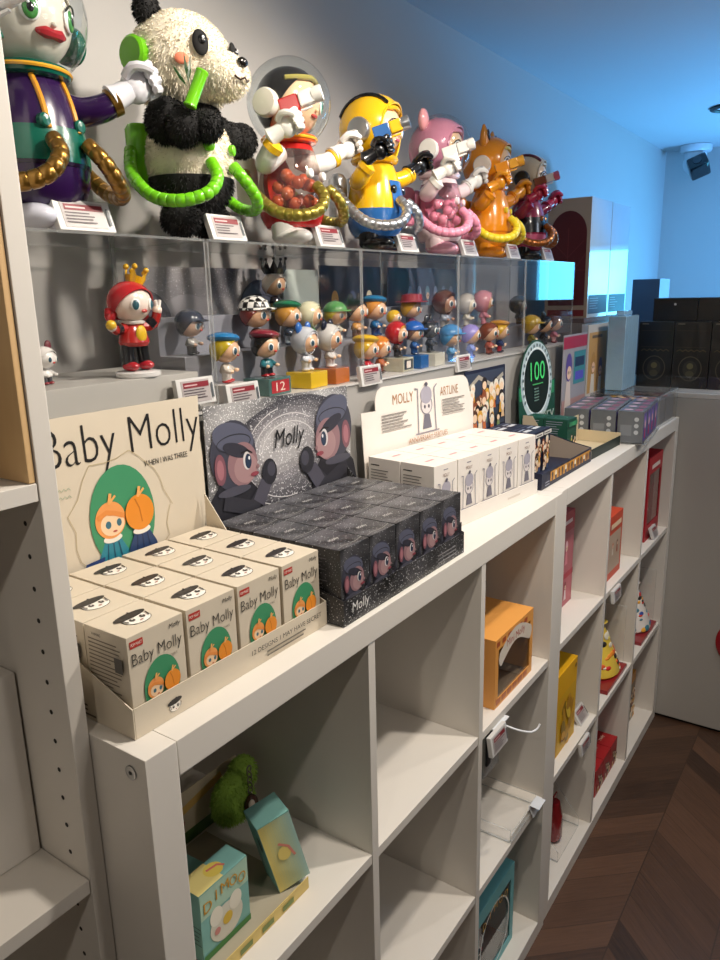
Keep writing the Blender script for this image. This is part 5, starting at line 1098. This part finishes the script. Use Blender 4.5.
# clear bin with a red item under the yellow box, tag on the shelf edge
bn = thing('clear_bin', 'angled clear acrylic bin on the bottom shelf of the second unit', 'display bin', (cx(1, 0) + .135, .03, B3)); SWX = M(((0, 0, 1, 0), (1, 0, 0, 0), (0, 1, 0, 0), (0, 0, 0, 1)))
G().box(0, .17, 0, .13, 0, .003, CLEAR, 0, None, EDGE, 2).obj('floor_plate', bn); g = G(); g.prism([(0, .0032), (.13, .0032), (.13, .15), (.1, .15), (0, .03)], .167, .17, CLEAR, SWX, EDGE); g.obj('side_panel', bn); g = G(); g.prism([(0, .0032), (.13, .0032), (.13, .15), (.1, .15), (0, .03)], 0, .003, CLEAR, SWX, EDGE); g.obj('side_panel', bn); G().box(.0032, .1668, .127, .13, .0032, .15, CLEAR, 0, None, EDGE, 1).obj('back_panel', bn)
b = thing('foil_bag', 'dark red foil bag standing in the angled clear bin', 'bag', (cx(1, 0) + .215, .075, B3 + .0035)); RF = mat('8a1a20', .25, .1, 'red foil', .3, .2, 30, .5, 60)
G().lathe([(0, .0003), (.02, .0005), (.027, .012), (.026, .08), (.018, .118), (0, .12)], RF, 18).obj('bag', b); G().box(-.024, .024, -.002, .002, .112, .135, RF, .001).obj('seal', b)
price_tag('price tag hanging on the shelf edge above the angled bin', (cx(1, 0) + .2, -.0115, SH2 - .03), .07, .034, -.15, 0, None)
def art_rd(g, w, h): g.rect(w * .1, h * .12, w * .8, h * .6, ink('b9a08a')); girl(g, w * .36, h * .5, w * .15, 'c97a5a', 'd9cdbd'); girl(g, w * .66, h * .5, w * .15, '8a5a4a', 'b04a3a'); g.rect(w * .15, h * .8, w * .7, h * .08, ink('e8c9a4'))
print_box('orange-topped red picture box in the middle top cell of the second unit', (cx(1, 1) + .075, .03, B1), .135, .09, .185, card('c4482c'), art_rd)
price_tag('price tag on the shelf edge under the orange-topped red box', (cx(1, 1) + .06, -.0105, SH1 - .034), .07, .036, -.1, 0, None)
def art_rb(g, w, h): g.rect(w * .2, h * .85, w * .6, h * .05, ink('e0d2c8')); g.rect(w * .1, .01, w * .8, h * .08, ink('7a0f1c'))
frame_box('tall red window box with a dark window, top cell by the far counter', (cx(1, 2) + .13, .03, B1), .17, .1, .275, card('a81423'), art_rb, (.016, .05, .154, .22), inner='1d1b22')
mini('figure with a pink coat inside the tall red window box', cx(1, 2) + .2, .078, B1 + .0035, .13, dict(hair='2a2024', top='a8203c', leg='8a1a2c', shoe='5a1420', skin='d9b4a4'), .2, group=None)
price_tag('price tag leaning in front of the tall red window box', (cx(1, 2) + .2, .008, B1), .06, .042, -.35, .0, None)
# clear corner stands with bright paper cones
def cone_set(label, lab2_, x, z, pal, seed, panel):
    st = thing('clear_stand', label, 'display stand', (x, .012, z)); G().box(0, .2, 0, .14, 0, .012, mat(panel, .3), .001).obj('base', st); G().box(.196, .2, .012, .14, .0122, .2, CLEAR, 0, None, EDGE, 0).obj('end_panel', st); G().box(0, .1958, .136, .14, .0122, .2, CLEAR, 0, None, EDGE, 1).obj('back_panel', st)
    o = thing('snack_bag', lab2_, 'bag', (x + .115, .0735, z + .0125)); o.scale = (1.25, .98, .93); q = random.Random(seed)
    m0 = ink(pal[0]); m0 = mat(pal[0], .25, 0, 'glossy foil', .5)
    G().lathe([(0, .0003), (.056, .0005), (.061, .008), (.057, .03), (.046, .062), (.028, .11), (.012, .15)], m0, 28).obj('pouch', o)
    g = G()
    for k in range(44):
        a = q.uniform(-PI, 0.6); zz = q.uniform(.012, .13); rr = (.061 - (zz - .008) * .18 if zz < .03 else .057 - (zz - .03) * .344 if zz < .062 else .046 - (zz - .06) * .36 if zz < .11 else .028 - (zz - .11) * .4); s = q.uniform(.006, .012); X = frame((rr * math.cos(a), rr * math.sin(a), zz), (math.cos(a), math.sin(a), .3)); c = ink(q.choice(pal[1:]))
        g.ell((0, 0, 0), (.0022, s, s * q.uniform(.5, 1.1)), c, X, 12, 6)
    g.obj('printed_wrap', o); G().tube([(0, 0, .148), (0, 0, .156), (0, 0, .172)], [.008, .006, .018], mat(pal[0], .25, 0, 'glossy foil', .5), 14).obj('gathered_top', o)
cone_set('clear stand on a red base in the middle cell, holding the yellow bag', 'yellow and orange patterned pointed bag', cx(1, 1) + .1, B2, ('e3c24a', 'd9581f', 'e8e0c8', '2a2622', 'c9302a', 'e88a2a', 'f0d86a'), 2, '8a1f24')
cone_set('clear stand on a maroon base, holding the white, red and blue bag', 'white, red and blue patterned pointed bag', cx(1, 2) + .115, B2, ('e0d8d0', 'd9481f', '2f4f9a', '2a2622', 'c9302a', 'e8a83a', '3f7a8a'), 6, '8a2a30')
# small red gift boxes and the last box
pb = thing('gift_box', '', 'box', (0, 0, 0), 0, 'small red boxes on the bottom shelf'); RDB = card('a01a1e')
G().box(0, .072, 0, .072, 0, .09, RDB, .001).obj('carton', pb); g = G(); g.text('Molly', .02, .034, .032, ink('e8d8c0'), .012, .1); g.obj('printed_top', pb, TOP(0, 0, .09)); g = G(); crowd(g, .006, .006, .06, .06, 7, 41, ('c9a24a', '7a5a3a', 'd9c49a', '4a3a2a')); g.obj('printed_front', pb, FRONT(0, 0, 0))
for k in range(6):
    i, j = k % 3, k // 3; b = pb if k == 0 else copy_tree(pb); b.location = (cx(1, 1) + .1 + i * .074, .03 + j * .076, B3); b['label'] = 'small red box on the bottom shelf, %s row, %s from the middle divider' % (['front', 'back'][j], ORD[2 - i])
def art_lb(g, w, h): g.rect(.004, .004, w - .008, h * .78, ink('7a6a52')); crowd(g, .008, .006, w - .016, h * .72, 18, 51, ('c98a2a', '3a2a1e', 'd9c49a', '6a4a2a', 'a8a090'))
print_box('box with a dark brown crowd print and orange top, bottom cell by the far counter', (cx(1, 2) + .19, .06, B3), .095, .08, .175, card('c9862a'), art_lb)

# ------------------------------------------------------------------ camera
cd = bpy.data.cameras.new('camera'); co = bpy.data.objects.new('camera', cd); COL.objects.link(co); S.camera = co
ya, pi_, ro = .6097, -.2448, -.0228
Fd = V((math.cos(pi_) * math.cos(ya), math.cos(pi_) * math.sin(ya), math.sin(pi_))); Rt = Fd.cross(V((0, 0, 1))).normalized(); Up = Rt.cross(Fd)
R2 = Rt * math.cos(ro) + Up * math.sin(ro); U2 = -Rt * math.sin(ro) + Up * math.cos(ro)
co.matrix_world = M(((R2[0], U2[0], -Fd[0], -.3812), (R2[1], U2[1], -Fd[1], -.5185), (R2[2], U2[2], -Fd[2], 1.5334), (0, 0, 0, 1)))
cd.sensor_fit = 'VERTICAL'; cd.sensor_height = 24; cd.lens = 742.056 / 960 * 24; cd.clip_start = .02

# ------------------------------------------------------------------ light: warm ceiling spots, added fill lamps, added blue uplight behind the counter
def spot(loc, to, e, col, size=1.6, blend=.5, r=.03):
    l = bpy.data.lights.new('ceiling_or_fill_spot', 'SPOT'); l.energy = e; l.color = col; l.spot_size = size; l.spot_blend = blend; l.shadow_soft_size = r
    o = bpy.data.objects.new('ceiling_or_fill_spot', l); COL.objects.link(o); o.location = loc; o.rotation_euler = (V(to) - V(loc)).to_track_quat('-Z', 'Y').to_euler(); return o
warm = (1, .91, .8)
spot((.97, -.49, 2.19), (.75, .05, 1.0), 44, warm, 2.1, .6)
spot((.42, -.34, 2.19), (.35, .3, 1.2), 34, warm, 2.2, .6)
spot((2.0, -.49, 2.19), (1.75, .1, 1.0), 20, warm, 1.7, .7)
spot((.3, -1.6, 2.19), (.6, -.3, .3), 14, warm, 2.2, .8, .08)  # added soft fill from the front, no known fixture
spot((3.3, -.8, 1.08), (3.15, .2, 2.1), 135, (.12, .43, 1), 2.3, .8, .12)  # added blue uplight low behind the counter, for the wall and ceiling
spot((-1.25, -.6, 2.19), (.05, .15, .85), 14, warm, 1.7, .7)
l = bpy.data.lights.new('fill_lamp', 'POINT'); l.energy = 5; l.color = (1, .93, .86); l.shadow_soft_size = .15  # added neutral fill to lift the ceiling and wall
o = bpy.data.objects.new('fill_lamp', l); COL.objects.link(o); o.location = (.35, -1.35, 1.6)
l = bpy.data.lights.new('fill_lamp', 'POINT'); l.energy = 7.5; l.color = (.78, .86, 1); l.shadow_soft_size = .15  # added bluish fill for the dim middle of the wall
o = bpy.data.objects.new('fill_lamp', l); COL.objects.link(o); o.location = (1.8, -1.2, 2.03)
w = bpy.data.worlds.new('world'); S.world = w; w.use_nodes = True; w.node_tree.nodes['Background'].inputs[0].default_value = (.5, .55, .65, 1); w.node_tree.nodes['Background'].inputs[1].default_value = .0
vs = S.view_settings; vs.view_transform = 'Standard'; vs.look = 'None'; vs.gamma = 1; vs.exposure = .08; vs.use_curve_mapping = False
S.cycles.transparent_max_bounces = 40; S.cycles.max_bounces = 8; S.cycles.caustics_reflective = False; S.cycles.caustics_refractive = False
